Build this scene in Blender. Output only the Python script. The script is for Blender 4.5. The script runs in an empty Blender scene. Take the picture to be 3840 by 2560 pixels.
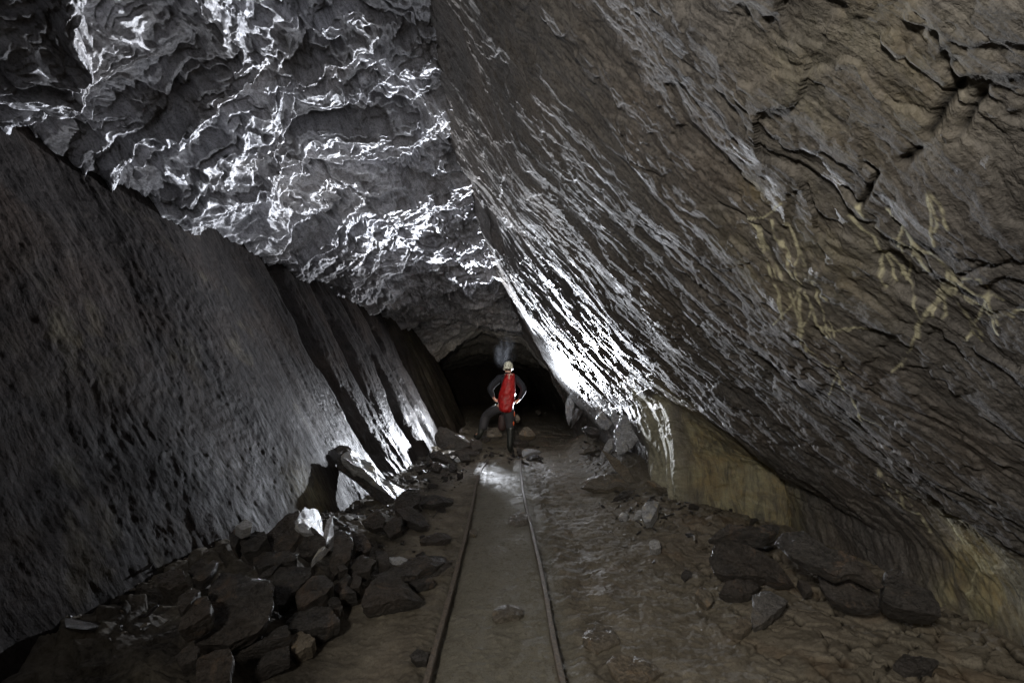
import bpy, bmesh, math, random
import numpy as np
from mathutils import Vector, Matrix, Quaternion

# ------------------------------------------------------------------ camera, world, lights
SC = bpy.context.scene
COL = SC.collection
F = 1707.0                                   # focal length in pixels of the 3840 wide photograph
CAM = Vector((0.0, 0.0, 1.27))
PITCH, YAW = math.atan(175 / F), math.atan(-15 / F)
cd = bpy.data.cameras.new('camera'); cam = bpy.data.objects.new('camera', cd); COL.objects.link(cam)
cd.sensor_width = 36.0; cd.lens = 36.0 * F / 3840; cd.clip_start = 0.05; cd.clip_end = 200
cam.location = CAM; cam.rotation_euler = (math.pi / 2 + PITCH, 0, YAW)
SC.camera = cam
W = bpy.data.worlds.new('World'); SC.world = W; W.use_nodes = True
bg = W.node_tree.nodes['Background']; bg.inputs[0].default_value = (0.55, 0.6, 0.7, 1); bg.inputs[1].default_value = 0.004
SC.view_settings.view_transform = 'Standard'; SC.view_settings.look = 'None'
SC.view_settings.exposure = 0.0; SC.view_settings.gamma = 1.0
SC.cycles.max_bounces = 6; SC.cycles.diffuse_bounces = 3; SC.cycles.glossy_bounces = 3
SC.cycles.volume_bounces = 0; SC.cycles.sample_clamp_indirect = 3.0
SC.cycles.volume_step_rate = 1.0

LAMP = Vector((0.150, 10.0, 1.131))
def spot(name, loc, target, watts, cone, blend, color, radius):
    l = bpy.data.lights.new(name, 'SPOT'); l.energy = watts; l.spot_size = math.radians(cone)
    l.spot_blend = blend; l.color = color; l.shadow_soft_size = radius
    o = bpy.data.objects.new(name, l); COL.objects.link(o); o.location = loc
    o.rotation_euler = (Vector(target) - Vector(loc)).to_track_quat('-Z', 'Y').to_euler()
    return o
def area(name, loc, target, watts, size, color):
    l = bpy.data.lights.new(name, 'AREA'); l.shape = 'DISK'; l.size = size; l.energy = watts; l.color = color
    o = bpy.data.objects.new(name, l); COL.objects.link(o); o.location = loc
    o.rotation_euler = (Vector(target) - Vector(loc)).to_track_quat('-Z', 'Y').to_euler()
    return o
ADDED_UP = Vector((0.0, 10.2, 1.785)); ADDED_LOW = Vector((-0.30, 10.0, 0.985))  # positions of two added light sources, unseen behind the caver
spot('lamp_light', LAMP + Vector((0, -0.04, 0)), (1.3, 5.0, 2.4), 150, 110, 0.9, (0.86, 0.91, 1.0), 0.03)
spot('added_light_up', ADDED_UP + Vector((0, -0.04, 0)), (-1.35, 3.0, 4.3), 8500, 54, 1.0, (0.86, 0.91, 1.0), 0.03)  # added to brighten the roof, source hidden behind the helmet
spot('added_light_low', ADDED_LOW + Vector((0, -0.04, 0)), (-1.25, 5.0, 0.75), 1200, 50, 1.0, (0.86, 0.91, 1.0), 0.03)  # added light for the left heap, source unseen behind the hip
spot('added_light_flood', ADDED_LOW + Vector((0, -0.05, 0)), (-1.7, 8.0, 1.2), 700, 90, 1.0, (0.9, 0.93, 1.0), 0.03)  # added wash over the left wall's far ribs, source unseen
spot('added_light_side', (0.42, 10.0, 0.80), (0.98, 4.9, 1.9), 3000, 46, 1.0, (0.88, 0.92, 1.0), 0.03)  # added bare light for the right wall's glow, no lamp stands here
spot('added_light_behind_slab', (-1.2, 5.8, 0.2), (-1.9, 3.2, 3.9), 330, 96, 1.0, (0.88, 0.92, 1.0), 0.04)  # added bare light for the roof, unseen behind the fallen slab
spot('photographer_light', (-0.8, -1.0, 2.1), (2.1, 3.8, 1.0), 310, 106, 1.0, (1.0, 0.95, 0.87), 0.15)
spot('photographer_wide_torch', (-0.3, -0.3, 1.7), (-0.6, 11.0, 1.3), 1300, 22, 1.0, (1.0, 0.92, 0.8), 0.08)
spot('photographer_torch', (-0.25, -0.3, 1.75), (0.0, 8.8, 0.95), 130, 17, 0.8, (1.0, 0.96, 0.9), 0.05)

# ------------------------------------------------------------------ pixels to points
RM = cam.rotation_euler.to_matrix()
def ray(px, py):
    return RM @ Vector(((px - 1920) / F, (1280 - py) / F, -1.0))
def at_z(px, py, z):
    d = ray(px, py); return CAM + d * ((z - CAM.z) / d.z)
def at_y(px, py, y):
    d = ray(px, py); return CAM + d * (y / d.y)
def proj(P):
    q = (np.asarray(P) - np.array(CAM)) @ np.array(RM)      # = R^T (P-C)
    w = np.maximum(-q[..., 2], 1e-3)
    return q[..., 0] / w * F + 1920, 1280 - q[..., 1] / w * F
ZO = {'v': (0, 0, 1 / 1.63265), 'Z1': (1600, 1200, 2.614), 'Z2': (1740, 1310, 3.823), 'Z3': (1000, 1600, 2.613),
      'Z4': (500, 1850, 1.96), 'Z5': (2100, 1500, 2.24), 'Z6': (2500, 1850, 1.755), 'Q1': (0, 0, 1.225),
      'Q2': (1920, 0, 1.225), 'Q3': (0, 1280, 1.225), 'Q4': (1920, 1280, 1.225)}
def src(z, pts):
    a, b, s = ZO[z]
    return [(a + x / s, b + y / s) for x, y in pts]

# ------------------------------------------------------------------ noise
def _h(ix, iy, seed):
    n = (ix.astype(np.int64) * 374761393 + iy.astype(np.int64) * 668265263 + seed * 974634777) & 0xffffffff
    n = ((n ^ (n >> 13)) * 1274126177) & 0xffffffff
    n = ((n ^ (n >> 16)) * 2246822519) & 0xffffffff
    return (n ^ (n >> 15)) & 0xffffffff
def _r(ix, iy, seed):
    return _h(ix, iy, seed) / 4294967295.0
def perlin(x, y, seed=0):
    ix = np.floor(x); iy = np.floor(y); fx = x - ix; fy = y - iy
    ix = ix.astype(np.int64); iy = iy.astype(np.int64)
    def g(dx, dy):
        a = _r(ix + dx, iy + dy, seed) * 2 * np.pi
        return np.cos(a) * (fx - dx) + np.sin(a) * (fy - dy)
    u = fx * fx * fx * (fx * (fx * 6 - 15) + 10); v = fy * fy * fy * (fy * (fy * 6 - 15) + 10)
    a = g(0, 0) * (1 - u) + g(1, 0) * u; b = g(0, 1) * (1 - u) + g(1, 1) * u
    return (a * (1 - v) + b * v) * 1.5
def fbm(x, y, seed=0, oct=4, gain=0.5, lac=2.03):
    t = 0; a = 1.0
    for k in range(oct):
        t = t + a * perlin(x, y, seed + k * 17); x = x * lac + 5.3; y = y * lac - 2.7; a *= gain
    return t
def ridged(x, y, seed=0, oct=4, gain=0.5):
    t = 0; a = 1.0
    for k in range(oct):
        t = t + a * (1 - np.abs(perlin(x, y, seed + k * 13)) * 2); x = x * 2.1 + 3.1; y = y * 2.1 + 7.7; a *= gain
    return t
def facets(x, y, seed=0, tilt=1.0):
    """broken rock: each cell a tilted plane; returns height, distance to the cell border"""
    ix = np.floor(x).astype(np.int64); iy = np.floor(y).astype(np.int64)
    d1 = np.full(x.shape, 9.0); d2 = np.full(x.shape, 9.0); h = np.zeros(x.shape)
    for dx in (-1, 0, 1):
        for dy in (-1, 0, 1):
            cx = ix + dx; cy = iy + dy
            px = cx + _r(cx, cy, seed); py = cy + _r(cx, cy, seed + 1)
            ex = x - px; ey = y - py; d = np.sqrt(ex * ex + ey * ey)
            hh = (_r(cx, cy, seed + 2) - 0.5) + tilt * (ex * (_r(cx, cy, seed + 3) - 0.5) + ey * (_r(cx, cy, seed + 4) - 0.5)) * 2
            near = d < d1
            d2 = np.where(near, d1, np.minimum(d2, d)); h = np.where(near, hh, h); d1 = np.where(near, d, d1)
    return h, d2 - d1
def saw(p):
    f = p - np.floor(p)
    return np.where(f < 0.86, 1 - f / 0.86, (f - 0.86) / 0.14)
def sstep(a, b, x):
    t = np.clip((x - a) / (b - a), 0, 1); return t * t * (3 - 2 * t)
def terr(n, k, sharp=0.10):
    q = n * k; f = np.floor(q); return (f + sstep(1 - sharp, 1, q - f)) / k
def seg_dist(P, A, B):
    """distance of points P (n,2|3) from the polyline segment AB and the parameter"""
    A = np.asarray(A, float); B = np.asarray(B, float); d = B - A
    t = np.clip(((P - A) @ d) / max(d @ d, 1e-9), 0, 1)
    return np.linalg.norm(P - (A + t[..., None] * d), axis=-1), t

# ------------------------------------------------------------------ scene helpers
def put(o, parent=None):
    COL.objects.link(o)
    if parent is not None: o.parent = parent
    return o
def tag(o, label=None, cat=None, group=None, kind=None):
    for k, v in (('label', label), ('category', cat), ('group', group), ('kind', kind)):
        if v: o[k] = v
    return o
def empty(name, loc):
    o = bpy.data.objects.new(name, None); o.empty_display_size = 0.2; put(o); o.location = loc; return o
def mesh_obj(name, V, Fc, mat, parent=None, smooth=False, origin=None):
    V = np.asarray(V, float)
    if origin is not None: V = V - np.array(origin)
    me = bpy.data.meshes.new(name); me.from_pydata(V.tolist(), [], Fc)
    bm = bmesh.new(); bm.from_mesh(me); bmesh.ops.recalc_face_normals(bm, faces=bm.faces); bm.to_mesh(me); bm.free()
    me.polygons.foreach_set('use_smooth', [smooth] * len(me.polygons))
    me.materials.append(mat)
    o = put(bpy.data.objects.new(name, me), parent)
    if origin is not None and parent is None: o.location = origin
    return o
def grid_obj(name, P, uv, mat, attrs=None, flip=False):
    """P (ny,ns,3) as one smooth grid"""
    ny, ns, _ = P.shape
    me = bpy.data.meshes.new(name)
    me.vertices.add(ny * ns); me.vertices.foreach_set('co', P.reshape(-1).astype(np.float32))
    i, j = np.meshgrid(np.arange(ny - 1), np.arange(ns - 1), indexing='ij')
    a = (i * ns + j).ravel(); q = np.stack([a, a + 1, a + ns + 1, a + ns], 1)
    if flip: q = q[:, ::-1]
    nq = len(q)
    me.loops.add(nq * 4); me.loops.foreach_set('vertex_index', q.ravel().astype(np.int32))
    me.polygons.add(nq); me.polygons.foreach_set('loop_start', (np.arange(nq) * 4).astype(np.int32))
    me.polygons.foreach_set('loop_total', np.full(nq, 4, np.int32))
    me.polygons.foreach_set('use_smooth', np.ones(nq, bool))
    me.update(calc_edges=True)
    u = me.uv_layers.new(name='UVMap'); u.data.foreach_set('uv', uv.reshape(-1, 2)[q.ravel()].ravel().astype(np.float32))
    for k, v in (attrs or {}).items():
        at = me.attributes.new(k, 'FLOAT', 'POINT'); at.data.foreach_set('value', v.ravel().astype(np.float32))
    me.materials.append(mat); me.validate()
    return put(bpy.data.objects.new(name, me))

# ------------------------------------------------------------------ materials
class NT:
    def __init__(s, name):
        s.m = bpy.data.materials.new(name); s.m.use_nodes = True; s.t = s.m.node_tree; s.n = s.t.nodes
        s.b = s.n['Principled BSDF']
    def new(s, typ, **kw):
        n = s.n.new(typ)
        for k, v in kw.items():
            if k == 'i':
                for a, b in v.items():
                    if isinstance(b, bpy.types.NodeSocket): s.t.links.new(b, n.inputs[a])
                    else: n.inputs[a].default_value = b
            else: setattr(n, k, v)
        return n
    def link(s, a, b): s.t.links.new(a, b)
    def noise(s, vec, scale, detail=4, rough=0.6, dist=0.0):
        return s.new('ShaderNodeTexNoise', i={'Vector': vec, 'Scale': scale, 'Detail': detail, 'Roughness': rough, 'Distortion': dist}).outputs['Fac']
    def mapr(s, v, a, b, c, d):
        return s.new('ShaderNodeMapRange', i={0: v, 1: a, 2: b, 3: c, 4: d}).outputs[0]
    def math(s, op, a, b=0.0, c=0.0):
        return s.new('ShaderNodeMath', operation=op, i={0: a, 1: b, 2: c}).outputs[0]
    def mix(s, f, a, b, blend='MIX'):
        n = s.new('ShaderNodeMix', data_type='RGBA', blend_type=blend)
        for k, v in ((0, f), (6, a), (7, b)):
            if isinstance(v, bpy.types.NodeSocket): s.link(v, n.inputs[k])
            else: n.inputs[k].default_value = v if k == 0 else (*v, 1)
        return n.outputs[2]
    def attr(s, name): return s.new('ShaderNodeAttribute', attribute_name=name).outputs['Fac']
    def scaled(s, vec, sc): return s.new('ShaderNodeMapping', i={'Vector': vec, 'Scale': sc}).outputs[0]

def rock_mat(name, dark, mid, warm, warm_amt=0.4, stri=(1.5, 14, 1), bump=0.5, rough=(0.22, 0.6), uv=True, spec=0.4,
             stain=True, bumpdist=0.02, fine=1.0, msc=7, tint=(0.9, 0.88, 0.86)):
    t = NT(name)
    tc = t.new('ShaderNodeTexCoord')
    obj = tc.outputs['Object']
    if not uv:                                       # loose rocks: shift the pattern per object
        oi = t.new('ShaderNodeObjectInfo')
        obj = t.new('ShaderNodeVectorMath', operation='ADD', i={0: obj, 1: t.new('ShaderNodeVectorMath', operation='SCALE', i={0: (31, 17, 23), 'Scale': oi.outputs['Random']}).outputs[0]}).outputs[0]
    base = tc.outputs['UV'] if uv else obj
    st = t.noise(t.scaled(base, stri), 3.0, 6, 0.65, 0.3)         # foliation streaks
    big = t.noise(obj, 1.3, 5, 0.6, 0.6)
    med = t.noise(obj, msc, 6, 0.75, 0.4)
    fin = t.noise(obj, 60, 4, 0.7)
    c = t.mix(t.mapr(med, 0.32, 0.7, 0, 1), dark, mid)
    c = t.mix(t.math('MULTIPLY', t.mapr(big, 0.45, 0.68, 0, 1), warm_amt), c, warm)
    c = t.mix(t.mapr(st, 0.35, 0.75, 0.0, 0.55), c, tuple(x * 1.9 for x in mid))
    c = t.mix(t.mapr(fin, 0.48, 0.66, 0.0, 0.6), c, tuple(x * 0.4 for x in dark))
    c = t.mix(t.mapr(t.noise(t.scaled(base, (stri[0] * 3, stri[1] * 3, stri[2] * 3)), 3.0, 5, 0.7, 0.5), 0.52, 0.68, 0.0, 0.55), c, tuple(x * 0.5 for x in dark))
    c = t.mix(t.mapr(t.noise(obj, 2.7, 8, 0.75, 0.8), 0.56, 0.72, 0.0, 0.4 * warm_amt), c, (0.18, 0.155, 0.125))
    r0 = t.mapr(t.noise(obj, 3.3, 6, 0.7, 0.3), 0.38, 0.66, rough[0], rough[1])
    if stain:
        o = t.math('MULTIPLY', t.attr('ochre'), t.mapr(st, 0.3, 0.7, 0.45, 1.25))
        ocol = t.mix(t.mapr(t.noise(obj, 5, 5, 0.7), 0.4, 0.65, 0, 1), (0.37, 0.335, 0.20), (0.31, 0.235, 0.11))
        dk = t.noise(t.scaled(obj, (7, 7, 1.4)), 2.2, 7, 0.72, 0.6)
        ocol = t.mix(t.mapr(dk, 0.46, 0.64, 0, 0.8), ocol, (0.075, 0.07, 0.055))
        c = t.mix(t.math('MINIMUM', o, 1.0), c, ocol)
        v = t.math('MINIMUM', t.math('MULTIPLY', t.attr('vein_lit'), t.mapr(t.noise(obj, 25, 5, 0.7), 0.3, 0.7, 0.5, 1.3)), 1.0)
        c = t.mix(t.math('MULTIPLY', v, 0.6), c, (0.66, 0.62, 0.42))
        r0 = t.math('ADD', r0, t.math('MULTIPLY', v, 0.3))
        k = t.math('MINIMUM', t.attr('crack'), 1.0)
        c = t.mix(k, c, (0.01, 0.009, 0.008))
    if not stain:
        c = t.mix(t.mapr(t.noise(obj, 4.5, 7, 0.75, 1.2), 0.55, 0.64, 0, 0.6), c, tuple(x * 1.7 for x in warm))
        vo = t.noise(t.scaled(obj, (2, 9, 9)), 5, 6, 0.8, 0.4); c = t.mix(t.mapr(vo, 0.62, 0.68, 0, 0.5), c, tuple(min(0.6, x * 3.2) for x in mid))
    t.link(c, t.b.inputs['Base Color'])
    if stain:
        wet = t.attr('wet')
        r0 = t.math('ADD', r0, t.mapr(wet, 0, 1, 0.38, 0.0)); t.link(t.mapr(wet, 0, 1, 0.03, spec), t.b.inputs['Specular IOR Level'])
    else: t.b.inputs['Specular IOR Level'].default_value = spec
    t.link(r0, t.b.inputs['Roughness'])
    h = t.math('ADD', t.math('MULTIPLY', st, 0.5), t.math('MULTIPLY', t.noise(obj, 22, 6, 0.7), 0.8 * fine))
    h = t.math('ADD', h, t.math('MULTIPLY', t.noise(obj, 120, 3, 0.6), 0.22 * fine))
    h = t.math('ADD', h, t.math('MULTIPLY', med, 0.8))
    bn = t.new('ShaderNodeBump', i={'Strength': bump, 'Distance': bumpdist, 'Height': h})
    t.link(bn.outputs[0], t.b.inputs['Normal'])
    return t.m

M = {}
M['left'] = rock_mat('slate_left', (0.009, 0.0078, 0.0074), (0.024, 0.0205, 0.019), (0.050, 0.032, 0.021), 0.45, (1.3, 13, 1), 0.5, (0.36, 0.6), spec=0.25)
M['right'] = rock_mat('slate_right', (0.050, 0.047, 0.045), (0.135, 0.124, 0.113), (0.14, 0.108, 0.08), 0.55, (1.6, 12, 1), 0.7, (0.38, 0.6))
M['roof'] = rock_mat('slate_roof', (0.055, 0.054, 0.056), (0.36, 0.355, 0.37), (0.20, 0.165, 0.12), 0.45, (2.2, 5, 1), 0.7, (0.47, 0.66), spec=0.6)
M['rock'] = rock_mat('slate_rubble', (0.026, 0.024, 0.022), (0.085, 0.077, 0.070), (0.12, 0.085, 0.06), 0.5, (6, 3, 18), 1.0, (0.28, 0.62), uv=False, stain=False, msc=13, bumpdist=0.035)
M['rock_pale_lit'] = rock_mat('slate_pale_lit', (0.22, 0.22, 0.23), (0.36, 0.36, 0.36), (0.32, 0.28, 0.2), 0.3, (5, 3, 14), 0.6, (0.25, 0.6), uv=False, stain=False)  # paler slate; on the lit pieces lamp light is put into this colour
M['rock_mud'] = rock_mat('slate_muddy', (0.10, 0.088, 0.07), (0.18, 0.155, 0.12), (0.2, 0.14, 0.08), 0.5, (5, 3, 12), 0.9, (0.4, 0.75), uv=False, stain=False, msc=13, bumpdist=0.03)

M['rock_mid'] = rock_mat('slate_grey', (0.07, 0.068, 0.066), (0.15, 0.145, 0.14), (0.15, 0.12, 0.09), 0.4, (5, 3, 14), 0.9, (0.35, 0.65), uv=False, stain=False, msc=13, bumpdist=0.03)
def mud_mat():
    t = NT('mud_ground'); tc = t.new('ShaderNodeTexCoord'); obj = tc.outputs['Object']
    big = t.noise(obj, 0.9, 5, 0.6, 0.6); med = t.noise(obj, 5, 6, 0.7, 0.5); fin = t.noise(obj, 45, 5, 0.7)
    c = t.mix(t.mapr(med, 0.3, 0.7, 0, 1), (0.125, 0.107, 0.080), (0.29, 0.255, 0.195))
    c = t.mix(t.mapr(big, 0.48, 0.7, 0, 0.7), c, (0.20, 0.165, 0.125))
    c = t.mix(t.math('MINIMUM', t.attr('silt'), 1.0), c, (0.23, 0.215, 0.17))
    c = t.mix(t.mapr(fin, 0.55, 0.75, 0, 0.45), c, (0.05, 0.043, 0.035))
    c = t.mix(t.mapr(t.noise(obj, 130, 4, 0.75), 0.5, 0.68, 0, 0.5), c, (0.045, 0.038, 0.03))
    c = t.mix(t.mapr(t.noise(obj, 14, 6, 0.75, 0.6), 0.52, 0.66, 0, 0.45), c, (0.07, 0.055, 0.04))
    c = t.mix(t.attr('slate'), c, t.mix(t.mapr(fin, 0.4, 0.65, 0, 1), (0.075, 0.066, 0.056), (0.018, 0.016, 0.014)))
    c = t.mix(t.math('MINIMUM', t.attr('crack'), 1.0), c, (0.018, 0.015, 0.011))
    c = t.mix(t.math('MINIMUM', t.attr('ochre'), 1.0), c, (0.22, 0.12, 0.05))
    t.link(c, t.b.inputs['Base Color'])
    r = t.mapr(t.noise(t.scaled(obj, (1.2, 1, 1)), 2.2, 7, 0.75, 0.4), 0.4, 0.62, 0.36, 0.7)
    wet = t.attr('wet'); r = t.math('ADD', r, t.mapr(wet, 0, 1, 0.3, 0)); t.link(t.mapr(wet, 0, 1, 0.1, 0.35), t.b.inputs['Specular IOR Level'])
    t.link(r, t.b.inputs['Roughness'])
    h = t.math('ADD', t.math('MULTIPLY', t.noise(obj, 30, 6, 0.75), 0.6), t.math('MULTIPLY', t.noise(obj, 110, 4, 0.7), 0.5))
    h = t.math('ADD', h, t.math('MULTIPLY', med, 0.2))
    t.link(t.new('ShaderNodeBump', i={'Strength': 0.5, 'Distance': 0.012, 'Height': h}).outputs[0], t.b.inputs['Normal'])
    return t.m
M['mud'] = mud_mat()

def plain(name, col, rough=0.6, metal=0.0, var=0.25, bump=0.15, scale=30, spec=0.5, emit=None, col2=None):
    t = NT(name); tc = t.new('ShaderNodeTexCoord').outputs['Object']
    n = t.noise(tc, scale, 4, 0.6)
    c = t.mix(t.mapr(n, 0.35, 0.7, 0, 1), tuple(x * (1 - var) for x in col), col2 or tuple(min(1, x * (1 + var)) for x in col))
    t.link(c, t.b.inputs['Base Color']); t.b.inputs['Roughness'].default_value = rough
    t.b.inputs['Metallic'].default_value = metal; t.b.inputs['Specular IOR Level'].default_value = spec
    t.link(t.new('ShaderNodeBump', i={'Strength': bump, 'Distance': 0.004, 'Height': n}).outputs[0], t.b.inputs['Normal'])
    if emit:
        t.b.inputs['Emission Color'].default_value = (*emit[:3], 1); t.b.inputs['Emission Strength'].default_value = emit[3]
    return t.m
M['rail'] = plain('rusty_rail', (0.23, 0.205, 0.17), 0.75, 0.0, 0.5, 1.0, 60, col2=(0.22, 0.17, 0.125), spec=0.3)

# ------------------------------------------------------------------ the tunnel as swept sections
def ylist(n0, a, b, n1, far, n2, back=-4.0):
    return np.concatenate([np.linspace(back, a, n0, endpoint=False), np.exp(np.linspace(math.log(a), math.log(b), n1, endpoint=False)), np.linspace(b, far, n2)])
def sweep(stations, Y, ns, weights=None):
    """stations: {y: [(x,z),...]} ; returns base points (ny,ns,3) and arc length s"""
    ys = sorted(stations); K = len(stations[ys[0]])
    C = np.array([stations[y] for y in ys], float)                  # (nst,K,2)
    ctrl = np.stack([[np.interp(Y, ys, C[:, k, c]) for c in (0, 1)] for k in range(K)], 0)   # K,2,ny
    w = np.array(weights or [1] * (K - 1), float); kn = np.concatenate([[0], np.cumsum(w)]); kn /= kn[-1]
    t = np.linspace(0, 1, ns)
    P = np.zeros((len(Y), ns, 3)); P[..., 1] = Y[:, None]
    for k in range(K - 1):
        m = (t >= kn[k]) & (t <= kn[k + 1]); f = ((t[m] - kn[k]) / (kn[k + 1] - kn[k]))
        P[:, m, 0] = ctrl[k, 0][:, None] * (1 - f) + ctrl[k + 1, 0][:, None] * f
        P[:, m, 2] = ctrl[k, 1][:, None] * (1 - f) + ctrl[k + 1, 1][:, None] * f
    # round the section's corners a little
    ker = max(3, ns // 60) | 1
    for c in (0, 2):
        A = np.pad(P[..., c], ((0, 0), (ker // 2, ker // 2)), mode='edge')
        cs = np.cumsum(np.pad(A, ((0, 0), (1, 0))), axis=1)
        B = (cs[:, ker:] - cs[:, :-ker]) / ker
        B[:, :ker] = P[:, :ker, c]; B[:, -ker:] = P[:, -ker:, c]
        P[..., c] = B
    d = np.linalg.norm(np.diff(P[:, :, ::2], axis=1), axis=2); s = np.concatenate([np.zeros((len(Y), 1)), np.cumsum(d, 1)], 1)
    return P, s
def normals(P, inward=(-0.2, 1.6)):
    du = np.gradient(P, axis=1); dv = np.gradient(P, axis=0)
    N = np.cross(du, dv); N /= np.linalg.norm(N, axis=2, keepdims=True) + 1e-12
    c = np.stack([inward[0] - P[..., 0], 0 * P[..., 0], inward[1] - P[..., 2]], 2)
    mid = N.shape[1] // 2
    s = np.sign(np.sum((N * c)[:, mid - 5:mid + 5], axis=(1, 2)))
    return N * s[:, None, None]
def px_field(P, polylines, width):
    """soft stroke along traced lines, measured on the surface itself: width in metres"""
    X, Yp = proj(P); flat = P.reshape(-1, 3); out = np.zeros(len(flat)); xy = np.stack([X.ravel(), Yp.ravel()], 1)
    front = flat[:, 1] > 0.3
    idx = np.where(front)[0][::3]
    for pl in polylines:
        w = width
        if isinstance(pl, tuple): pl, w = pl
        pts = []
        for p in pl:
            k = idx[np.argmin(np.abs(xy[idx, 0] - p[0]) + np.abs(xy[idx, 1] - p[1]))]; pts.append(flat[k])
        for a, b in zip(pts[:-1], pts[1:]):
            m = np.where(np.all((flat > np.minimum(a, b) - w) & (flat < np.maximum(a, b) + w), axis=1))[0]
            if not len(m): continue
            d, _ = seg_dist(flat[m], a, b)
            out[m] = np.maximum(out[m], np.clip(1 - d / w, 0, 1))
    return out.reshape(P.shape[:2])
def blob(P, z, px, py, depth, r, q=1.0):
    """soft ball of influence round the point seen at that pixel at that distance"""
    c = np.array(at_y(*src(z, [(px, py)])[0], depth))
    d = np.linalg.norm((P - c) * np.array([1, q, 1]), axis=2)
    return np.exp(-(d / r) ** 2)

def pblob(P, z, px, py, r):
    X, Yp = proj(P); q = src(z, [(px, py)])[0]; D = np.abs(X - q[0]) + np.abs(Yp - q[1]) + 1e6 * (P[..., 1] < 0.3)
    c = P.reshape(-1, 3)[np.argmin(D)]
    return np.exp(-(np.linalg.norm(P - c, axis=2) / r) ** 2)
# --- left wall: a footwall plane dipping to the right
LT = {-4: (-1.75, -3.38), 5: (-1.68, -3.23), 6.5: (-1.45, -3.05), 8.5: (-1.3, -2.75), 10.5: (-1.12, -2.40), 12.6: (-0.95, -2.35)}
stL = {}
for y, (fx, tx) in LT.items():
    top = 3.0 if y < 8 else 2.9
    ux, uz = tx - fx, top
    stL[y] = [(fx - ux * 0.12, -0.36), (fx, 0), (tx, top), (tx + ux * 0.35, top + uz * 0.35)]
stL[13.4] = [(-1.6, -0.3), (-1.8, 0), (-2.9, 2.9), (-3.2, 4.2)]
stL[17] = [(-2.2, -0.3), (-2.1, 0), (-2.6, 2.6), (-2.8, 4.2)]
stL[22] = [(-3.2, -0.3), (-3.1, 0), (-3.4, 2.6), (-3.5, 4.2)]
stL[26] = [(1.2, -0.3), (1.1, 0), (1.1, 2.6), (1.1, 4.2)]
stL[30] = [(3.2, -0.3), (3.1, 0), (3.1, 2.6), (3.1, 4.2)]
Y = ylist(50, 1.2, 13.6, 900, 30, 60)
P, s = sweep(stL, Y, 560, [0.4, 3.4, 1.2])
yy = P[..., 1]
N = normals(P)
yw = yy + 0.10 * s + 0.12 * fbm(yy * 0.5, s * 0.5, 3)
h = 0.07 * fbm(yw * 0.6, s * 0.3, 11, 2)
rib = np.zeros_like(s)                                    # the big gullies beyond 5 metres
for y0, wdt, dep in ((6.05, 0.16, 0.20), (6.9, 0.12, 0.13), (7.7, 0.16, 0.24), (8.55, 0.12, 0.18), (9.5, 0.14, 0.24), (10.5, 0.12, 0.2)):
    q = yy + 0.10 * (s - 1.5) + 0.10 * fbm(s * 0.9, yy * 0.7, int(y0 * 10)) - y0
    rib -= 0.75 * dep * np.where(q < 0, np.exp(-(q / (wdt * 0.7)) ** 2), np.exp(-(q / (wdt * 1.3)) ** 2))
h += rib * sstep(0.2, 0.9, s) * (1 - 0.2 * sstep(2.4, 3.3, s))
lf = 0.35 + 0.65 * sstep(4.5, 6.0, yy)
h += 0.004 * lf * (ridged(yw * 5.5, s * 0.5, 21, 2) - 0.8)
h += (0.12 + 0.88 * sstep(4.5, 6, yy)) * (0.022 * terr(fbm(yw * 2.6, s * 0.55, 22, 4), 5) + 0.009 * sstep(5, 6.5, yy) * terr(fbm(yw * 8, s * 1.5, 23, 4), 4))
h += 0.012 * sstep(5.5, 7, yy) * terr(fbm(yw * 4.5, s * 0.45, 27, 4), 4, 0.2)
h += 0.004 * terr(fbm(yy * 14 + 2 * fbm(yy, s, 2), s * 9, 28, 4), 3, 0.2) * (1 - sstep(4, 6, yy))
h += 0.010 * fbm(yy * 0.9 + 3, s * 0.8, 24, 6)
h += 0.001 * ridged(yw * 16, s * 1.6, 31, 3) + (0.001 + 0.003 * sstep(4.5, 6, yy)) * fbm(yw * 36, s * 8, 41, 2)
h += 0.005 * fbm(yw * 5, s * 1.6, 43, 4) * sstep(-0.2, 0.4, fbm(yy * 0.8, s * 0.8, 44, 2))
f1, e1 = facets(yw * 1.3, s * 0.7, 5, 0.7); h += 0.003 * f1
pit = fbm(yw * 9, s * 3.2, 77, 3); h -= 0.001 * np.clip(pit - 0.45, 0, 1) * 2
scp = sstep(0.0, 0.03, s - 1.15 - 0.3 * fbm(yy * 1.1, s * 0.2, 9, 4)) * (yy < 5)
h += 0.0 * scp
# loose ledge near the lower edge in the foreground
low = blob(P, 'v', 330, 1180, 2.5, 0.5); h += 0.012 * low * (0.5 + fbm(yy * 5, s * 5, 3, 4))
rou = sstep(0.1, 0.6, fbm(yy * 0.7, s * 0.7, 91, 3) + 0.2) * (yy < 6); h += rou * 0.003 * fbm(yy * 12, s * 12, 92, 4)
P2 = P + N * h[..., None]
och = 0.55 * blob(P, 'v', 740, 1120, 4.3, 0.28) + 0.10 * blob(P, 'v', 260, 760, 2.7, 0.35) * sstep(0, .4, fbm(yy * 4, s * 4, 8, 4))
och += 0.14 * sstep(9.2, 10.2, yy) * (1 - sstep(12.8, 13.4, yy)) * (0.6 + 0.6 * fbm(yy * 3, s, 17, 4))  # far end made lighter through the ochre mask, painting in light there
och += 0.07 * sstep(0.45, 0.8, fbm(yy * 1.9, s * 1.6, 18, 5)) * (yy < 5)
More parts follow.
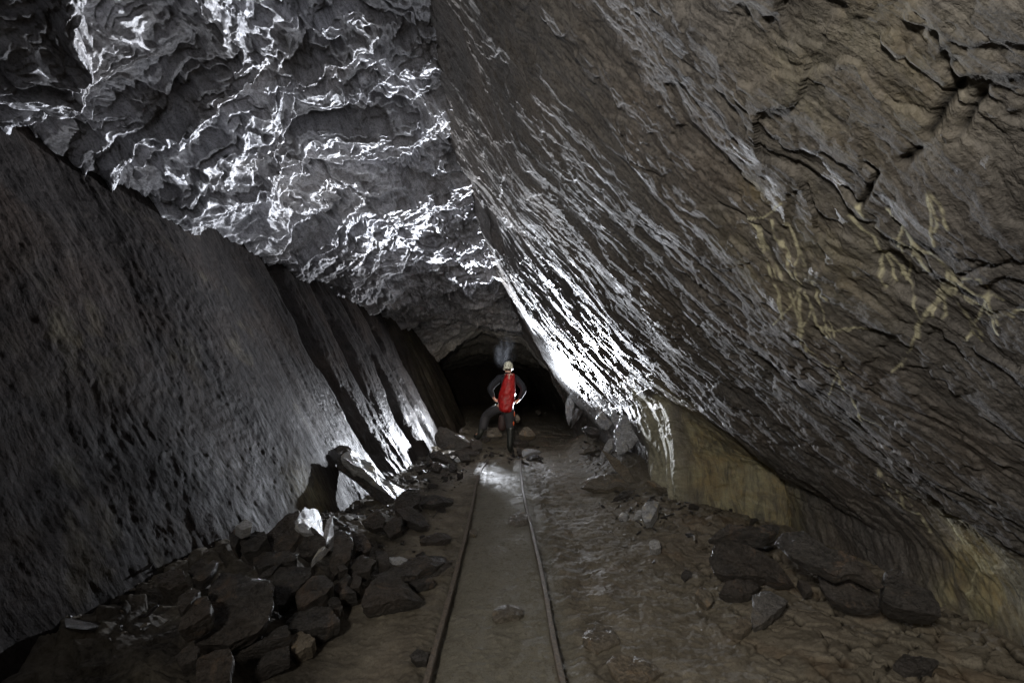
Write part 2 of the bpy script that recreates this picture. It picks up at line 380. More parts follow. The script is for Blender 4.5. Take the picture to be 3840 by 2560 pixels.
wl = grid_obj('wall_left', P2, np.stack([s, yw], 2), M['left'], {'ochre': np.clip(och, 0, 1), 'vein_lit': 0 * s, 'crack': 0 * s, 'wet': np.clip(0.12 + 0.95 * sstep(4.2, 6.0, yy) * (1 - 0.75 * sstep(1.3, 2.6, s)) + 0.35 * blob(P, 'v', 600, 1050, 3.6, 0.8), 0, 1)})
tag(wl, kind='structure')

# --- roof of broken slate
stC = {-4: [(-4.6, 2.75), (-3.3, 3.05), (-2.1, 3.75), (-0.68, 4.35), (0.2, 4.5)],
       5: [(-4.5, 2.7), (-3.23, 3.02), (-2.1, 3.72), (-0.66, 4.3), (0.2, 4.5)],
       6.5: [(-4.3, 2.6), (-3.0, 2.98), (-1.9, 3.6), (-0.48, 4.0), (0.3, 4.2)],
       8.5: [(-3.9, 2.5), (-2.6, 2.9), (-1.5, 3.35), (-0.2, 3.45), (0.6, 3.4)],
       10.5: [(-3.5, 2.3), (-2.3, 2.7), (-1.2, 3.0), (0.25, 2.85), (0.9, 2.6)],
       12.5: [(-2.6, 1.3), (-1.6, 2.35), (-0.75, 2.92), (0.3, 2.6), (1.3, 1.5)],
       14: [(-3.2, 1.4), (-2.1, 2.3), (-0.9, 2.95), (0.5, 2.6), (1.8, 1.6)],
       17: [(-3.8, 1.9), (-2.6, 2.2), (-1.1, 2.6), (0.3, 2.4), (2.0, 1.8)],
       30: [(-4.6, 1.9), (-3.0, 2.3), (-1.1, 2.6), (0.6, 2.4), (3, 2.0)]}
Y = ylist(50, 1.5, 13.6, 1050, 30, 60)
P, s = sweep(stC, Y, 620, [1.3, 1.6, 1.6, 0.8])
yy = P[..., 1]; N = normals(P)
a = s + 0.45 * fbm(s * 0.8, yy * 0.8, 101, 4); b = yy + 0.40 * fbm(s * 0.9, yy * 0.9, 102, 4)
a2 = a + 0.06 * fbm(s * 4, yy * 4, 103, 3); b2 = b + 0.055 * fbm(s * 4, yy * 4, 104, 3)
far = sstep(5.0, 9.0, yy)
rgt = sstep(2.6, 3.8, s)                                  # thin regular leaves towards the right wall
h = 0.16 * fbm(s * 0.55, yy * 0.5, 110, 3) * (1 - 0.5 * far)
m1 = np.clip(0.6 + 0.9 * fbm(a * 0.6, b * 0.6, 111, 2), 0.1, 1.4)
h += 0.13 * m1 * saw((b2 + 0.42 * a2) * 1.05) * (1 - 0.55 * far) * (1 - 0.3 * rgt)
m2 = np.clip(0.5 + 1.1 * fbm(a * 1.3, b * 1.3, 112, 2), 0, 1.5)
h += 0.05 * m2 * saw((b2 + 0.30 * a2 + 0.1 * fbm(a * 3, b * 3, 5, 2)) * 2.9 + 0.7)
m3 = np.clip(0.45 + 1.2 * fbm(a * 2.1, b * 2.1, 113, 2), 0, 1.4)
h += (0.022 + 0.03 * rgt) * m3 * saw((b2 + 0.22 * a2 + 0.05 * fbm(a * 7, b * 7, 6, 2)) * 7.0)
fA, eA = facets(a2 * 1.1, b2 * 1.7, 120, 0.55); h += 0.13 * fA * (1 - 0.5 * far) * (1 - 0.4 * rgt)
fB, eB = facets(a2 * 2.9, b2 * 4.4, 121, 0.5); h += 0.030 * fB
fC, eC = facets(a2 * 8, b2 * 12, 122, 1.0); h += 0.014 * fC
h += 0.20 * terr(fbm(a * 0.7 + 0.25 * b, b * 1.25, 131, 3), 4, 0.32) + 0.10 * terr(fbm(a2 * 1.5 + 0.5 * b2, b2 * 3.2, 134, 3), 4, 0.30) + 0.030 * terr(fbm(a2 * 3, b2 * 7, 132, 4), 4, 0.25)
h += (0.012 + 0.014 * rgt) * saw((b2 + 0.15 * a2 + 0.03 * fbm(a * 9, b * 9, 7, 2)) * 15) * np.clip(0.3 + fbm(a * 2, b * 2, 133, 2), 0, 1)
h += 0.004 * ridged(a2 * 3, b2 * 22, 123, 3) + 0.003 * fbm(s * 24, yy * 24, 124, 3)
h -= 0.03 * np.exp(-(eA / 0.05) ** 2)
for (zx, zy, dd, r, amp) in ((250, 60, 3.6, 0.42, -0.45), (470, 190, 4.3, 0.32, -0.32), (600, 150, 4.7, 0.34, -0.30), (700, 110, 4.7, 0.25, -0.2), (280, 390, 4.4, 0.30, -0.30),
                             (430, 60, 3.9, 0.35, 0.12), (560, 310, 5.6, 0.36, 0.10), (110, 60, 3.0, 0.35, 0.1)):
    h += amp * blob(P, 'v', zx, zy, dd, r)
h *= 1 - 0.6 * sstep(10.0, 12.0, yy)
P2 = P + N * h[..., None]
rf = grid_obj('ceiling', P2, np.stack([b2, a2], 2), M['roof'], {'ochre': np.clip(0.3 * sstep(11, 13, yy), 0, 1), 'vein_lit': 0 * s, 'crack': 0 * s, 'wet': 0 * s + 1 - 0.6 * sstep(8.5, 10.5, yy)})
tag(rf, kind='structure')

# --- right wall: the hanging wall, overhanging the track
R0 = [(-1.25, 5.35), (-0.68, 4.35), (0.12, 2.95), (1.1, 1.75), (2.1, 0.88), (2.6, 0.45), (2.8, -0.3)]
stR = {-4: [(-1.25, 5.35), (-0.68, 4.35), (0.12, 2.95), (1.15, 1.75), (2.22, 0.62), (2.36, 0.3), (2.40, -0.3)],
       2.4: [(-1.25, 5.35), (-0.68, 4.35), (0.12, 2.95), (1.12, 1.75), (2.22, 0.60), (2.38, 0.3), (2.42, -0.3)],
       3.4: [(-1.25, 5.35), (-0.67, 4.35), (0.12, 2.95), (1.1, 1.75), (2.2, 0.58), (2.48, 0.35), (2.52, -0.3)],
       4.35: [(-1.2, 5.3), (-0.66, 4.3), (0.13, 2.93), (1.08, 1.75), (2.06, 0.86), (2.62, 0.5), (2.66, -0.3)],
       4.85: [(-1.2, 5.3), (-0.66, 4.3), (0.13, 2.92), (1.06, 1.75), (1.70, 1.14), (1.80, 0.6), (1.90, -0.3)],
       5.6: [(-1.1, 5.1), (-0.6, 4.2), (0.15, 2.88), (1.0, 1.75), (1.60, 1.08), (1.78, 0.5), (1.95, -0.3)],
       6.5: [(-1.0, 4.9), (-0.48, 4.0), (0.15, 2.8), (0.95, 1.75), (1.55, 1.02), (1.85, 0.5), (1.95, -0.3)],
       8.5: [(-0.7, 4.4), (-0.2, 3.45), (0.38, 2.5), (0.9, 1.7), (1.45, 0.9), (1.75, 0.45), (1.9, -0.3)],
       10.3: [(-0.2, 3.6), (0.28, 2.85), (0.62, 2.2), (0.93, 1.6), (1.26, 0.9), (1.38, 0.5), (1.55, -0.3)],
       11.2: [(-0.2, 3.4), (0.28, 2.75), (0.72, 2.1), (1.15, 1.6), (1.5, 0.9), (1.8, 0.5), (2.1, -0.3)],
       13: [(-0.2, 3.3), (0.4, 2.8), (1.2, 2.2), (1.9, 1.6), (2.3, 0.9), (2.5, 0.5), (2.6, -0.3)],
       17: [(-0.2, 3.2), (0.3, 2.6), (1.0, 2.2), (1.5, 1.6), (1.9, 0.9), (2.1, 0.5), (2.2, -0.3)],
       30: [(-0.2, 3.6), (0.3, 2.9), (1.0, 2.2), (1.5, 1.6), (1.9, 0.9), (2.1, 0.5), (2.2, -0.3)]}
Y = ylist(40, 0.55, 13.6, 1150, 30, 60)
P, s = sweep(stR, Y, 940, [0.6, 1.5, 1.8, 1.8, 0.9, 0.8])
yy = P[..., 1]; N = normals(P)
yw = yy + 0.22 * s + 0.14 * fbm(yy * 0.5, s * 0.5, 203)
far = sstep(4.2, 6.5, yy)
h = 0.06 * fbm(yw * 0.6, s * 0.4, 211, 2) + 0.004 * fbm(yy * 4, s * 4, 212, 4)
h += (0.007 + 0.004 * far) * (ridged(yw * 3.6, s * 0.6, 221, 2) - 0.8)
h += (0.002 + 0.003 * far) * ridged(yw * 15, s * 1.4, 231, 3) + 0.002 * fbm(yw * 30, s * 8, 241, 3)
h += 0.0025 * ridged(yy * 22, s * 26, 233, 2) * sstep(-0.2, 0.4, fbm(yy * 1.5, s * 1.5, 234, 3))
f1, e1 = facets(yw * 0.9 + 0.3 * fbm(yy, s, 7), s * 0.8, 205, 0.5); h += (0.020 + 0.0 * far) * f1
far = 0.5 * far
ex = fbm(yw * 1.5, s * 1.1, 251, 5)                       # exfoliated plates
h += 0.014 * terr(fbm(yw * 2.2, s * 0.5, 261, 4), 5) + 0.007 * terr(fbm(yw * 7, s * 1.3, 262, 4), 4) + 0.012 * terr(fbm(yy * 1.2, s * 1.1, 263, 5), 3, 0.05) * (1 - sstep(3.5, 5, yy)) + 0.012 * fbm(yy * 2.5, s * 2.5, 264, 5) * (1 - sstep(3, 5, yy))
h += 0.012 * sstep(0.02, 0.06, ex) + 0.012 * sstep(0.32, 0.36, ex) - 0.012 * (1 - sstep(-0.34, -0.30, ex))
low = sstep(5.2, 6.0, s) * sstep(4.75, 4.95, yy) * (1 - sstep(10.8, 11.5, yy))        # hanging flakes at the far foot
h += low * (0.16 * (saw(yy * 1.35 + 0.25 * s + 0.2 * fbm(yy * 3, s, 9)) - 0.5) + 0.07 * saw(yy * 4.3 + 0.4 * s))
def vq(z, l): return src(z, l)
veins = [vq('Q2', [(1100, 985), (1165, 1040), (1190, 1110), (1240, 1200), (1290, 1270), (1330, 1340), (1370, 1430), (1400, 1560)]),
         vq('Q2', [(1215, 1000), (1235, 1070), (1290, 1130), (1300, 1200), (1350, 1290), (1370, 1400), (1385, 1470)]),
         vq('Q2', [(1270, 1010), (1330, 1120), (1370, 1200), (1420, 1290), (1480, 1340)]),
         (vq('Q2', [(1160, 1050), (1200, 1180), (1270, 1300), (1300, 1400)]), 0.012),
         vq('Q2', [(1380, 1310), (1420, 1380), (1450, 1450), (1500, 1500)]),
         vq('Q2', [(1600, 935), (1640, 1010), (1700, 1060), (1780, 1085), (1850, 1130), (1910, 1210), (1980, 1290), (2020, 1330), (2060, 1390), (2110, 1460), (2160, 1530)]),
         vq('Q2', [(1750, 950), (1810, 1010), (1850, 1060), (1900, 1130), (1960, 1140), (2000, 1190), (2060, 1240)]),
         (vq('Q2', [(1550, 990), (1610, 1050), (1660, 1090), (1700, 1150), (1780, 1230), (1810, 1290)]), 0.010),
         (vq('Q2', [(2010, 1330), (1930, 1400), (1880, 1480), (1890, 1530)]), 0.012),
         (vq('Q2', [(2060, 1240), (2050, 1290), (2010, 1330)]), 0.012), (vq('Q2', [(1960, 830), (1980, 900), (2010, 950)]), 0.008),
         (vq('Q2', [(2020, 1330), (2100, 1340), (2200, 1400), (2250, 1480)]), 0.006),
         (vq('Q2', [(2060, 1250), (2180, 1240), (2210, 1340), (2240, 1440)]), 0.006),
         (vq('Q4', [(1400, 0), (1490, 60), (1530, 110), (1540, 180), (1600, 270), (1640, 360)]), 0.012),
         (vq('Q4', [(1660, 620), (1730, 690), (1780, 790), (1840, 820), (1880, 900)]), 0.014),
         (vq('Q4', [(1930, 800), (2000, 900), (2080, 960), (2120, 1050)]), 0.012)]
_rv = random.Random(4); more = []
for pl in veins:
    p_ = pl[0] if isinstance(pl, tuple) else pl
    for _k in range(3):
        a_ = _rv.randrange(0, len(p_) - 1); x, y = p_[a_]; th = math.atan2(p_[a_ + 1][1] - y, p_[a_ + 1][0] - x) + _rv.choice((-1, 1)) * _rv.uniform(0.25, 0.6); br = [(x, y)]
        for _j in range(_rv.randrange(3, 7)):
            th += _rv.uniform(-0.45, 0.45); x += 32 * math.cos(th); y += 32 * math.sin(th); br.append((x, y))
        more.append((br, 0.0045))
veins = [((pl[0], pl[1] * 0.65) if isinstance(pl, tuple) else (pl, 0.0080)) for pl in veins] + more
vn = px_field(P, veins, 0.011); vw = vn ** 0.6 * sstep(-0.8, 0.2, fbm(yy * 14, s * 14, 61, 4))
h += 0.002 * vw
cracks = [vq('Q4', [(560, 350), (700, 420), (850, 350), (960, 430), (1050, 520), (1180, 560), (1300, 700), (1420, 760), (1600, 930), (1700, 1060)]),
          vq('Q4', [(800, 120), (1000, 300), (1200, 420), (1300, 480), (1480, 540), (1600, 620), (1750, 660), (1950, 760), (2100, 800), (2350, 880)]),
          (vq('Q4', [(1540, 20), (1580, 130), (1700, 220), (1850, 320)]), 0.014),
          (vq('Q2', [(2350, 185), (2250, 160), (2110, 150), (2060, 230), (2110, 330), (2000, 480), (1960, 600), (1850, 700)]), 0.02),
          (vq('Q2', [(2350, 200), (2240, 330), (2150, 480), (2100, 600)]), 0.014),
          (vq('Q2', [(1540, 850), (1610, 930), (1720, 760), (1680, 720)]), 0.012),
          (vq('Q2', [(970, 920), (1060, 960), (1130, 1010), (1200, 1060)]), 0.008),
          (vq('Q2', [(380, 290), (450, 420), (480, 560), (560, 730), (700, 790)]), 0.008),
          (vq('Q2', [(950, 1210), (1060, 1290), (1130, 1390)]), 0.010),
          (vq('Q2', [(2340, 1150), (2200, 1180), (2090, 1240)]), 0.01)]
ck = px_field(P, cracks, 0.010) * sstep(-0.6, 0.1, fbm(yy * 8, s * 8, 64, 3))
cw = px_field(P, cracks[:2], 0.16)
h -= 0.02 * ck
h += 0.025 * cw * (0.6 + fbm(yy * 5, s * 5, 62, 3)) 
P2 = P + N * h[..., None]
och = 0.95 * np.exp(-((yy - 4.58) / 0.20) ** 2) * sstep(4.6, 5.3, s) + 0.9 * blob(P, 'v', 1700, 1130, 4.4, 0.45)
och += 1.0 * pblob(P, 'Q4', 2110, 1100, 0.16) + 0.6 * pblob(P, 'Q4', 2080, 900, 0.16) + 0.7 * pblob(P, 'Q4', 2280, 1150, 0.25) + 0.6 * pblob(P, 'Q4', 2050, 1280, 0.2)
och += 0.5 * pblob(P, 'Q4', 1250, 780, 0.3) + 0.7 * pblob(P, 'Q2', 1110, 865, 0.05) + 0.4 * pblob(P, 'Q4', 520, 200, 0.3) + 0.3 * pblob(P, 'Q2', 1300, 1200, 0.3) + 0.25 * pblob(P, 'Q2', 1600, 250, 0.25)
och *= 0.55 + 0.9 * sstep(-0.5, 0.6, fbm(yy * 5, s * 2, 19, 4))
wr = grid_obj('wall_right', P2, np.stack([s, yw], 2), M['right'], {'ochre': np.clip(och, 0, 1), 'vein_lit': np.clip(vw * 1.3 + 0.8 * sstep(4.80, 4.9, yy) * (1 - sstep(5.5, 6.0, yy)) * sstep(4.75, 5.0, s + 0.5 * fbm(yy * 3, s * 3, 281, 4)), 0, 1), 'crack': np.clip(ck * 1.6 - 0.5, 0, 1), 'wet': np.clip(0.15 + 1.0 * sstep(4.0, 5.4, yy + 0.2 * s - 0.6) * (0.3 + 0.7 * sstep(2.4, 3.5, s)) + 0.5 * sstep(0.25, 0.5, fbm(yy * 9, s * 5, 271, 4)) * sstep(-0.3, 0.3, fbm(yy, s, 272, 2)), 0, 1)})  # vein mask also paints the buttress's lamp-lit corner pale
tag(wr, kind='structure')

# --- floor
def floor_h(x, y):
    """coarse shape of the floor in metres"""
    z = 0.03 * fbm(x * 0.7, y * 0.5, 301, 3)
    track = 1 - sstep(0.35, 0.75, np.abs(x))
    z = z * (1 - 0.8 * track)
    left = sstep(-0.75, -1.9, x) * (1 - sstep(3.7, 4.8, y)) * sstep(0.6, 1.6, y)
    z = z + left * (0.26 + 0.07 * fbm(x * 1.5, y * 1.5, 302, 3))
    z = z + sstep(-0.7, -1.3, x) * 0.10 * sstep(5, 7, y)
    m = np.exp(-((x - 1.75) / 0.55) ** 2 - ((y - 4.3) / 0.75) ** 2); z = z + 0.12 * m          # rubble heap by the buttress
    m = np.exp(-((x - 1.75) / 0.45) ** 2 - ((y - 6.6) / 1.1) ** 2); z = z + 0.35 * m
    m = np.exp(-((x - 1.55) / 0.35) ** 2 - ((y - 9.0) / 1.1) ** 2); z = z + 0.30 * m
    z = z + 0.07 * sstep(1.15, 2.3, x) * (1 - sstep(3.0, 4.2, y))
    z = z + 0.10 * sstep(9.3, 11.5, y) + 0.06 * sstep(8.0, 8.8, y) * (1 - track * 0.5)
    z = z + 0.12 * sstep(12, 20, y)
    return z
Y = ylist(30, 1.1, 13.6, 1000, 30, 60)
X = np.linspace(-3.4, 3.6, 800)
xx, yy = np.meshgrid(X, Y); fan = 1.0
z = floor_h(xx, yy)
track = 1 - sstep(0.30, 0.42, np.abs(xx + 0.02))
near_silt = track * (1 - sstep(7.3, 8.0, yy))
rough = 1 - 0.55 * near_silt
z += rough * (0.010 * fbm(xx * 1.8, yy * 1.8, 311, 3) + 0.004 * terr(fbm(xx * 9, yy * 9, 312, 4), 3, 0.2)) + 0.001 * fbm(xx * 20, yy * 26, 314, 3)
z += 0.003 * ridged(xx * 5, yy * 9, 313, 3) * rough
side = sstep(0.9, 1.5, xx) * (1 - sstep(3.3, 4.0, yy))                                # cracked clods, lower right
q, e = facets(xx * 5.5 + 1.0 * fbm(xx * 2.2, yy * 2.2, 5, 5), yy * 5.5 + 1.0 * fbm(xx * 2.2, yy * 2.2, 6, 5), 330, 0.8)
z += side * (0.022 * q - 0.03 * np.exp(-(e / 0.10) ** 2) + 0.02)
crk = side * np.exp(-(e / 0.08) ** 2) * 0.95
pl = sstep(0.42, 0.52, np.abs(xx)) * (yy < 4) * (1 - side)                            # lifted crusts of mud
q2, e2 = facets(xx * 2.2 + 0.6 * fbm(xx * 2, yy * 2, 8, 4), yy * 2.2 + 0.6 * fbm(xx * 2, yy * 2, 9, 4), 340, 0.2)
z += pl * (0.012 * q2 - 0.010 * np.exp(-(e2 / 0.04) ** 2)) * sstep(0.0, 0.3, fbm(xx, yy, 71, 2) + 0.15)
crk += 0.5 * pl * np.exp(-(e2 / 0.025) ** 2) * sstep(0.1, 0.4, fbm(xx, yy, 71, 2) + 0.1)
farr = sstep(7.6, 8.2, yy) * (1 - sstep(12, 13, yy)) * sstep(-1.6, -1.3, xx)
q3, e3 = facets(xx * 3.5, yy * 6, 350, 0.3); z += farr * 0.035 * q3
heap = np.clip(np.exp(-((xx - 1.75) / 0.55) ** 2 - ((yy - 4.3) / 0.8) ** 2) + np.exp(-((xx - 1.7) / 0.5) ** 2 - ((yy - 7.2) / 1.6) ** 2) + sstep(-0.9, -1.3, xx) * (yy > 1), 0, 1)
q4, e4 = facets(xx * 11, yy * 11, 360, 1.0); z += heap * 0.035 * q4
for sx in (-0.33, 0.29):
    z -= 0.02 * np.exp(-((xx - sx) / 0.05) ** 2) * (yy < 8)
    z += 0.012 * np.exp(-((xx - sx - 0.09 * np.sign(sx)) / 0.06) ** 2) * (0.5 + fbm(xx * 9, yy * 9, 12, 3)) * (yy < 8)
n1 = terr(fbm(xx * 6, yy * 6, 401, 4), 4, 0.15); z += rough * 0.012 * n1 * sstep(-0.2, 0.5, fbm(xx * 1.1, yy * 1.1, 402, 3) + 0.35 * (np.abs(xx) > 0.35) * (np.abs(xx) < 0.75))
z += 0.006 * np.clip(fbm(xx * 14, yy * 14, 409, 4), 0, 1) * sstep(0.0, 0.4, fbm(xx * 1.7, yy * 1.7, 410, 3))
z += 0.005 * np.clip(fbm(xx * 40, yy * 40, 403, 2) - 0.35, 0, 1) * 3
grit = np.clip(np.exp(-((np.abs(xx + 0.02) - 0.42) / 0.14) ** 2) * (0.7 + fbm(xx * 4, yy * 3, 404, 3)), 0, 1) * (yy < 8)
z += 0.004 * terr(fbm(xx * 16, yy * 16, 411, 4), 3, 0.2) * sstep(0.1, 0.5, fbm(xx * 2.3, yy * 2.3, 412, 3))
z += grit * (0.012 * terr(fbm(xx * 11, yy * 11, 405, 3), 3) + 0.004 * fbm(xx * 30, yy * 30, 406, 2))
slate = np.clip(sstep(-0.62, -1.0, xx) * (yy < 8.2) * (0.75 + 0.5 * fbm(xx * 3, yy * 3, 407, 3)) + 0.8 * np.exp(-((xx - 1.7) / 0.42) ** 2 - ((yy - 7.2) / 1.5) ** 2) + 0.35 * grit, 0, 1)
wetf = np.clip(0.6 * sstep(5.2, 7.6, yy) + 0.28 * sstep(0.5, 1.2, xx) * sstep(0.1, 0.5, fbm(xx * 0.9, yy * 0.7, 408, 4) + 0.25) * (1 - 0.7 * side), 0, 1)
Pf = np.stack([xx, yy, z], 2)
oc = 0.2 * sstep(0.35, 0.8, fbm(xx * 1.8, yy * 1.8, 95, 4)) * (xx > 0.5)
fl = grid_obj('ground', Pf, np.stack([xx, yy], 2), M['mud'], {'silt': 0.8 * near_silt, 'crack': np.clip(crk, 0, 1), 'ochre': oc, 'slate': slate, 'wet': wetf})
tag(fl, kind='structure')
def gz(x, y): return float(floor_h(np.array([x], float), np.array([y], float))[0])

#@@OBJECTS
ZO['Z7'] = (1500, 1650, 1.7225)
random.seed(7); RNG = np.random.default_rng(5)

def slab(name, label, z, outline, hh=0.12, n=(0, -0.35, 1), thick=0.1, mat='rock', cat='rock', group=None, rough=1.0, depth=None, seed=None, kindparent=None):
    """an angular slab: outline traced on its upper face, a real thickness below it"""
    seed = seed if seed is not None else abs(hash_str(label)) % 9973
    pts = src(z, outline); cx = sum(p[0] for p in pts) / len(pts); cy = sum(p[1] for p in pts) / len(pts)
    if depth is not None: P0 = at_y(cx, cy, depth)
    else:
        zz = 0.1
        for _ in range(12):
            P0 = at_z(cx, min(cy, 2560), zz) if ray(cx, cy).z < -0.01 else at_y(cx, cy, 8)
            zz = 0.5 * zz + 0.5 * (gz(P0.x, P0.y) + hh)
        P0 = at_z(cx, cy, zz)
    n = Vector(n).normalized(); vd = (CAM - P0).normalized()
    while n.dot(vd) < (0.28 if n.x > -0.95 else 0.24): n = (n + vd * 0.12).normalized()
    V3 = []
    for p in pts:
        d = ray(*p); t = (P0 - CAM).dot(n) / d.dot(n); V3.append(CAM + d * t)
    c = sum(V3, Vector()) / len(V3)
    u = n.orthogonal().normalized(); v = n.cross(u)
    loc = np.array([[(q - c).dot(u), (q - c).dot(v)] for q in V3])
    # resample
    m = 52; L = np.linalg.norm(np.roll(loc, -1, 0) - loc, axis=1); cum = np.concatenate([[0], np.cumsum(L)])
    tt = np.linspace(0, cum[-1], m, endpoint=False); cl = np.vstack([loc, loc[:1]])
    out = np.stack([np.interp(tt, cum, cl[:, 0]), np.interp(tt, cum, cl[:, 1])], 1)
    size = cum[-1] / 4; per = cum[-1]
    rad = out / (np.linalg.norm(out, axis=1, keepdims=True) + 1e-9)
    jag = fbm(tt / size * 3, tt * 0 + seed, seed, 4); out = out + rad * (jag * size * 0.045)[:, None]
    thick = min(thick, size * 1.2)
    k = np.random.default_rng(seed)
    planes = [(k.uniform(0, 6.28), k.uniform(0.25, 0.75), k.uniform(0.45, 0.9)) for _ in range(7)]
    def top(q):
        h = np.zeros(len(q))
        for a, sl, off in planes:
            d = q[:, 0] * np.cos(a) + q[:, 1] * np.sin(a) - off * size * 0.62
            h = np.minimum(h, -sl * d * 0.8)
        e = fbm(q[:, 0] / size * 2.5, q[:, 1] / size * 2.5, seed + 5, 4)
        st = np.floor(e * 5) / 5
        return np.maximum(h, -thick * 0.75) + rough * size * (0.035 * st + 0.02 * e + 0.008 * fbm(q[:, 0] / size * 12, q[:, 1] / size * 12, seed + 9, 3) + 0.012 * terr(fbm(q[:, 0] / size * 4 + 9, q[:, 1] / size * 9, seed + 11, 3), 3))
    rings = [0.0, 0.16, 0.33, 0.5, 0.66, 0.8, 0.9, 0.965]
    V = []; Fc = []
    def add(q, h):
        for (x, y), hh_ in zip(q, h): V.append(c + u * x + v * y + n * float(hh_))
    add(np.zeros((1, 2)), top(np.zeros((1, 2))))
    for r in rings[1:]: add(out * r, top(out * r))
    tb = top(out); levels = 5
    for j in range(levels + 1):
        f = j / levels
        jj = fbm(tt / size * 5 + 3.7 * j, tt * 0 + j * 1.7, seed + 31, 3)
        sc = (1 - 0.10 * f if f < 1 else 0.85) ; q = out * sc + rad * (jj * size * 0.025)[:, None]
        add(q, tb * (1 - f) - thick * f - 0.0)
    nr = len(rings) - 1 + levels + 1
    for i in range(m): Fc.append((0, 1 + i, 1 + (i + 1) % m))
    for r in range(nr - 1):
        b0 = 1 + r * m; b1 = b0 + m
        for i in range(m):
            i2 = (i + 1) % m; Fc.append((b0 + i, b1 + i, b1 + i2, b0 + i2))
    V.append(c - n * thick); kk = len(V) - 1; b0 = 1 + (nr - 1) * m
    for i in range(m): Fc.append((kk, b0 + (i + 1) % m, b0 + i))
    o = mesh_obj(name, [tuple(p) for p in V], Fc, M[mat], origin=tuple(c))
    return tag(o, label, cat, group, 'thing')
def hash_str(s):
    h = 7
    for ch in s: h = (h * 131 + ord(ch)) & 0xffffff
    return h

S = slab
# ---------------- rubble at the foot of the left wall
S('slate_slab', 'largest dark slab of the left heap, tilted towards the camera', 'Z4', [(560,640),(640,500),(760,540),(900,590),(1045,665),(1030,800),(1000,920),(860,1020),(700,1080),(520,1120),(430,1080),(470,950),(540,870)], 0.24, (0.25,-0.6,0.8), 0.14, cat='slab')
S('rock', 'brownish block lying on the left edge of the largest slab', 'Z4', [(430,755),(540,745),(572,800),(560,880),(440,960),(320,1005),(360,900),(420,800)], 0.30, (0.1,-0.6,0.8), 0.12)
S('slate_slab', 'narrow rounded slab standing up behind the brownish block of the left heap', 'Z4', [(590,465),(630,490),(560,600),(500,640),(430,610),(500,560)], 0.32, (0.3,-0.5,0.8), 0.08, cat='slab')
S('rock', 'square dark rock at the back left corner of the rubble heap', 'Z4', [(400,560),(500,465),(540,530),(440,610)], 0.28, (0.2,-0.6,0.8), 0.12)
S('rock', 'long rounded bone shaped rock lying across the left heap', 'Z4', [(865,450),(915,415),(1000,430),(1150,418),(1200,445),(1190,470),(1060,510),(920,545),(885,500)], 0.24, (0.05,-0.5,0.85), 0.12, rough=0.4)
S('slate_shard', 'thin pointed blade of slate just below the bone shaped rock', 'Z4', [(1097,490),(1010,590),(915,622),(950,580)], 0.22, (0.2,-0.5,0.8), 0.03, cat='shard')
S('slate_slab', 'layered slab wedged right beside the largest slab of the left heap', 'Z4', [(975,610),(1060,530),(1200,510),(1310,508),(1305,580),(1180,720),(1100,800),(1050,812),(1045,680)], 0.2, (0.15,-0.5,0.85), 0.12, cat='slab')
S('rock', 'fractured block with a pale broken top below the upright fin', 'Z4', [(1200,720),(1320,590),(1400,572),(1470,640),(1420,720),(1300,800),(1200,830),(1190,770)], 0.2, (0.1,-0.55,0.8), 0.14)
S('rock', 'heart shaped dark block under the bright white rock', 'Z4', [(1215,240),(1300,230),(1420,340),(1410,380),(1300,450),(1225,460),(1200,350)], 0.3, (0.0,-0.8,0.6), 0.15)
S('pale_rock', 'bright white lit flake standing highest on the left heap', 'Z4', [(1265,95),(1310,110),(1350,115),(1385,160),(1392,240),(1380,262),(1430,312),(1425,345),(1350,312),(1270,262),(1228,222),(1225,160)], 0.34, (0.75,0.15,0.65), 0.05, 'rock_pale_lit', rough=0.3)  # a patch of lamp light, shaped as a flake and coloured pale
S('slate_fin', 'thin upright grey fin of slate right of the bright white flake', 'Z4', [(1465,160),(1477,380),(1440,420),(1370,500),(1335,545),(1345,490),(1400,400),(1430,310),(1445,240)], 0.3, (0.95,0.05,0.2), 0.03, 'rock_pale_lit', 'shard', rough=0.3)  # light falling on the fin is put into its pale colour
S('slate_slab', 'steep leaning slab left of the bright white flake', 'Z4', [(1190,105),(1215,200),(1205,300),(1110,420),(1000,410),(960,310),(1100,180)], 0.3, (-0.3,-0.7,0.6), 0.08, cat='slab')
S('rock', 'dark block behind the bone shaped rock', 'Z4', [(770,350),(830,290),(960,270),(985,320),(900,410),(800,430)], 0.28, (0,-0.6,0.8), 0.14)
S('rock', 'small knobbly rock at the wall end of the bone shaped rock', 'Z4', [(700,290),(760,225),(800,260),(850,300),(780,320),(745,400),(710,370)], 0.28, (0.1,-0.6,0.8), 0.14)
S('pale_rock', 'grey capped stone resting against the left wall behind the heap', 'Z4', [(750,230),(820,182),(880,210),(872,240),(800,262)], 0.4, (0.3,-0.4,0.85), 0.1, 'rock_pale_lit')
S('slate_slab', 'broad grey topped slab immediately right of the upright fin', 'Z4', [(1480,265),(1600,255),(1620,380),(1590,470),(1480,560),(1440,500),(1470,400)], 0.26, (0.25,-0.45,0.85), 0.13, cat='slab')
S('rock', 'scalloped rock with curved ridges right of the grey topped slab', 'Z4', [(1620,300),(1700,290),(1755,390),(1700,430),(1640,410)], 0.2, (0.3,-0.4,0.85), 0.13)
S('rock', 'rounded cobble in the middle of the left heap near the layered rocks', 'Z4', [(1560,610),(1640,590),(1680,620),(1660,690),(1580,700)], 0.13, (0,-0.5,0.85), 0.12, rough=0.5)
S('rock', 'small pale striped wedge above the rounded cobble', 'Z4', [(1485,500),(1530,505),(1580,545),(1520,572)], 0.2, (0.2,-0.4,0.9), 0.08)
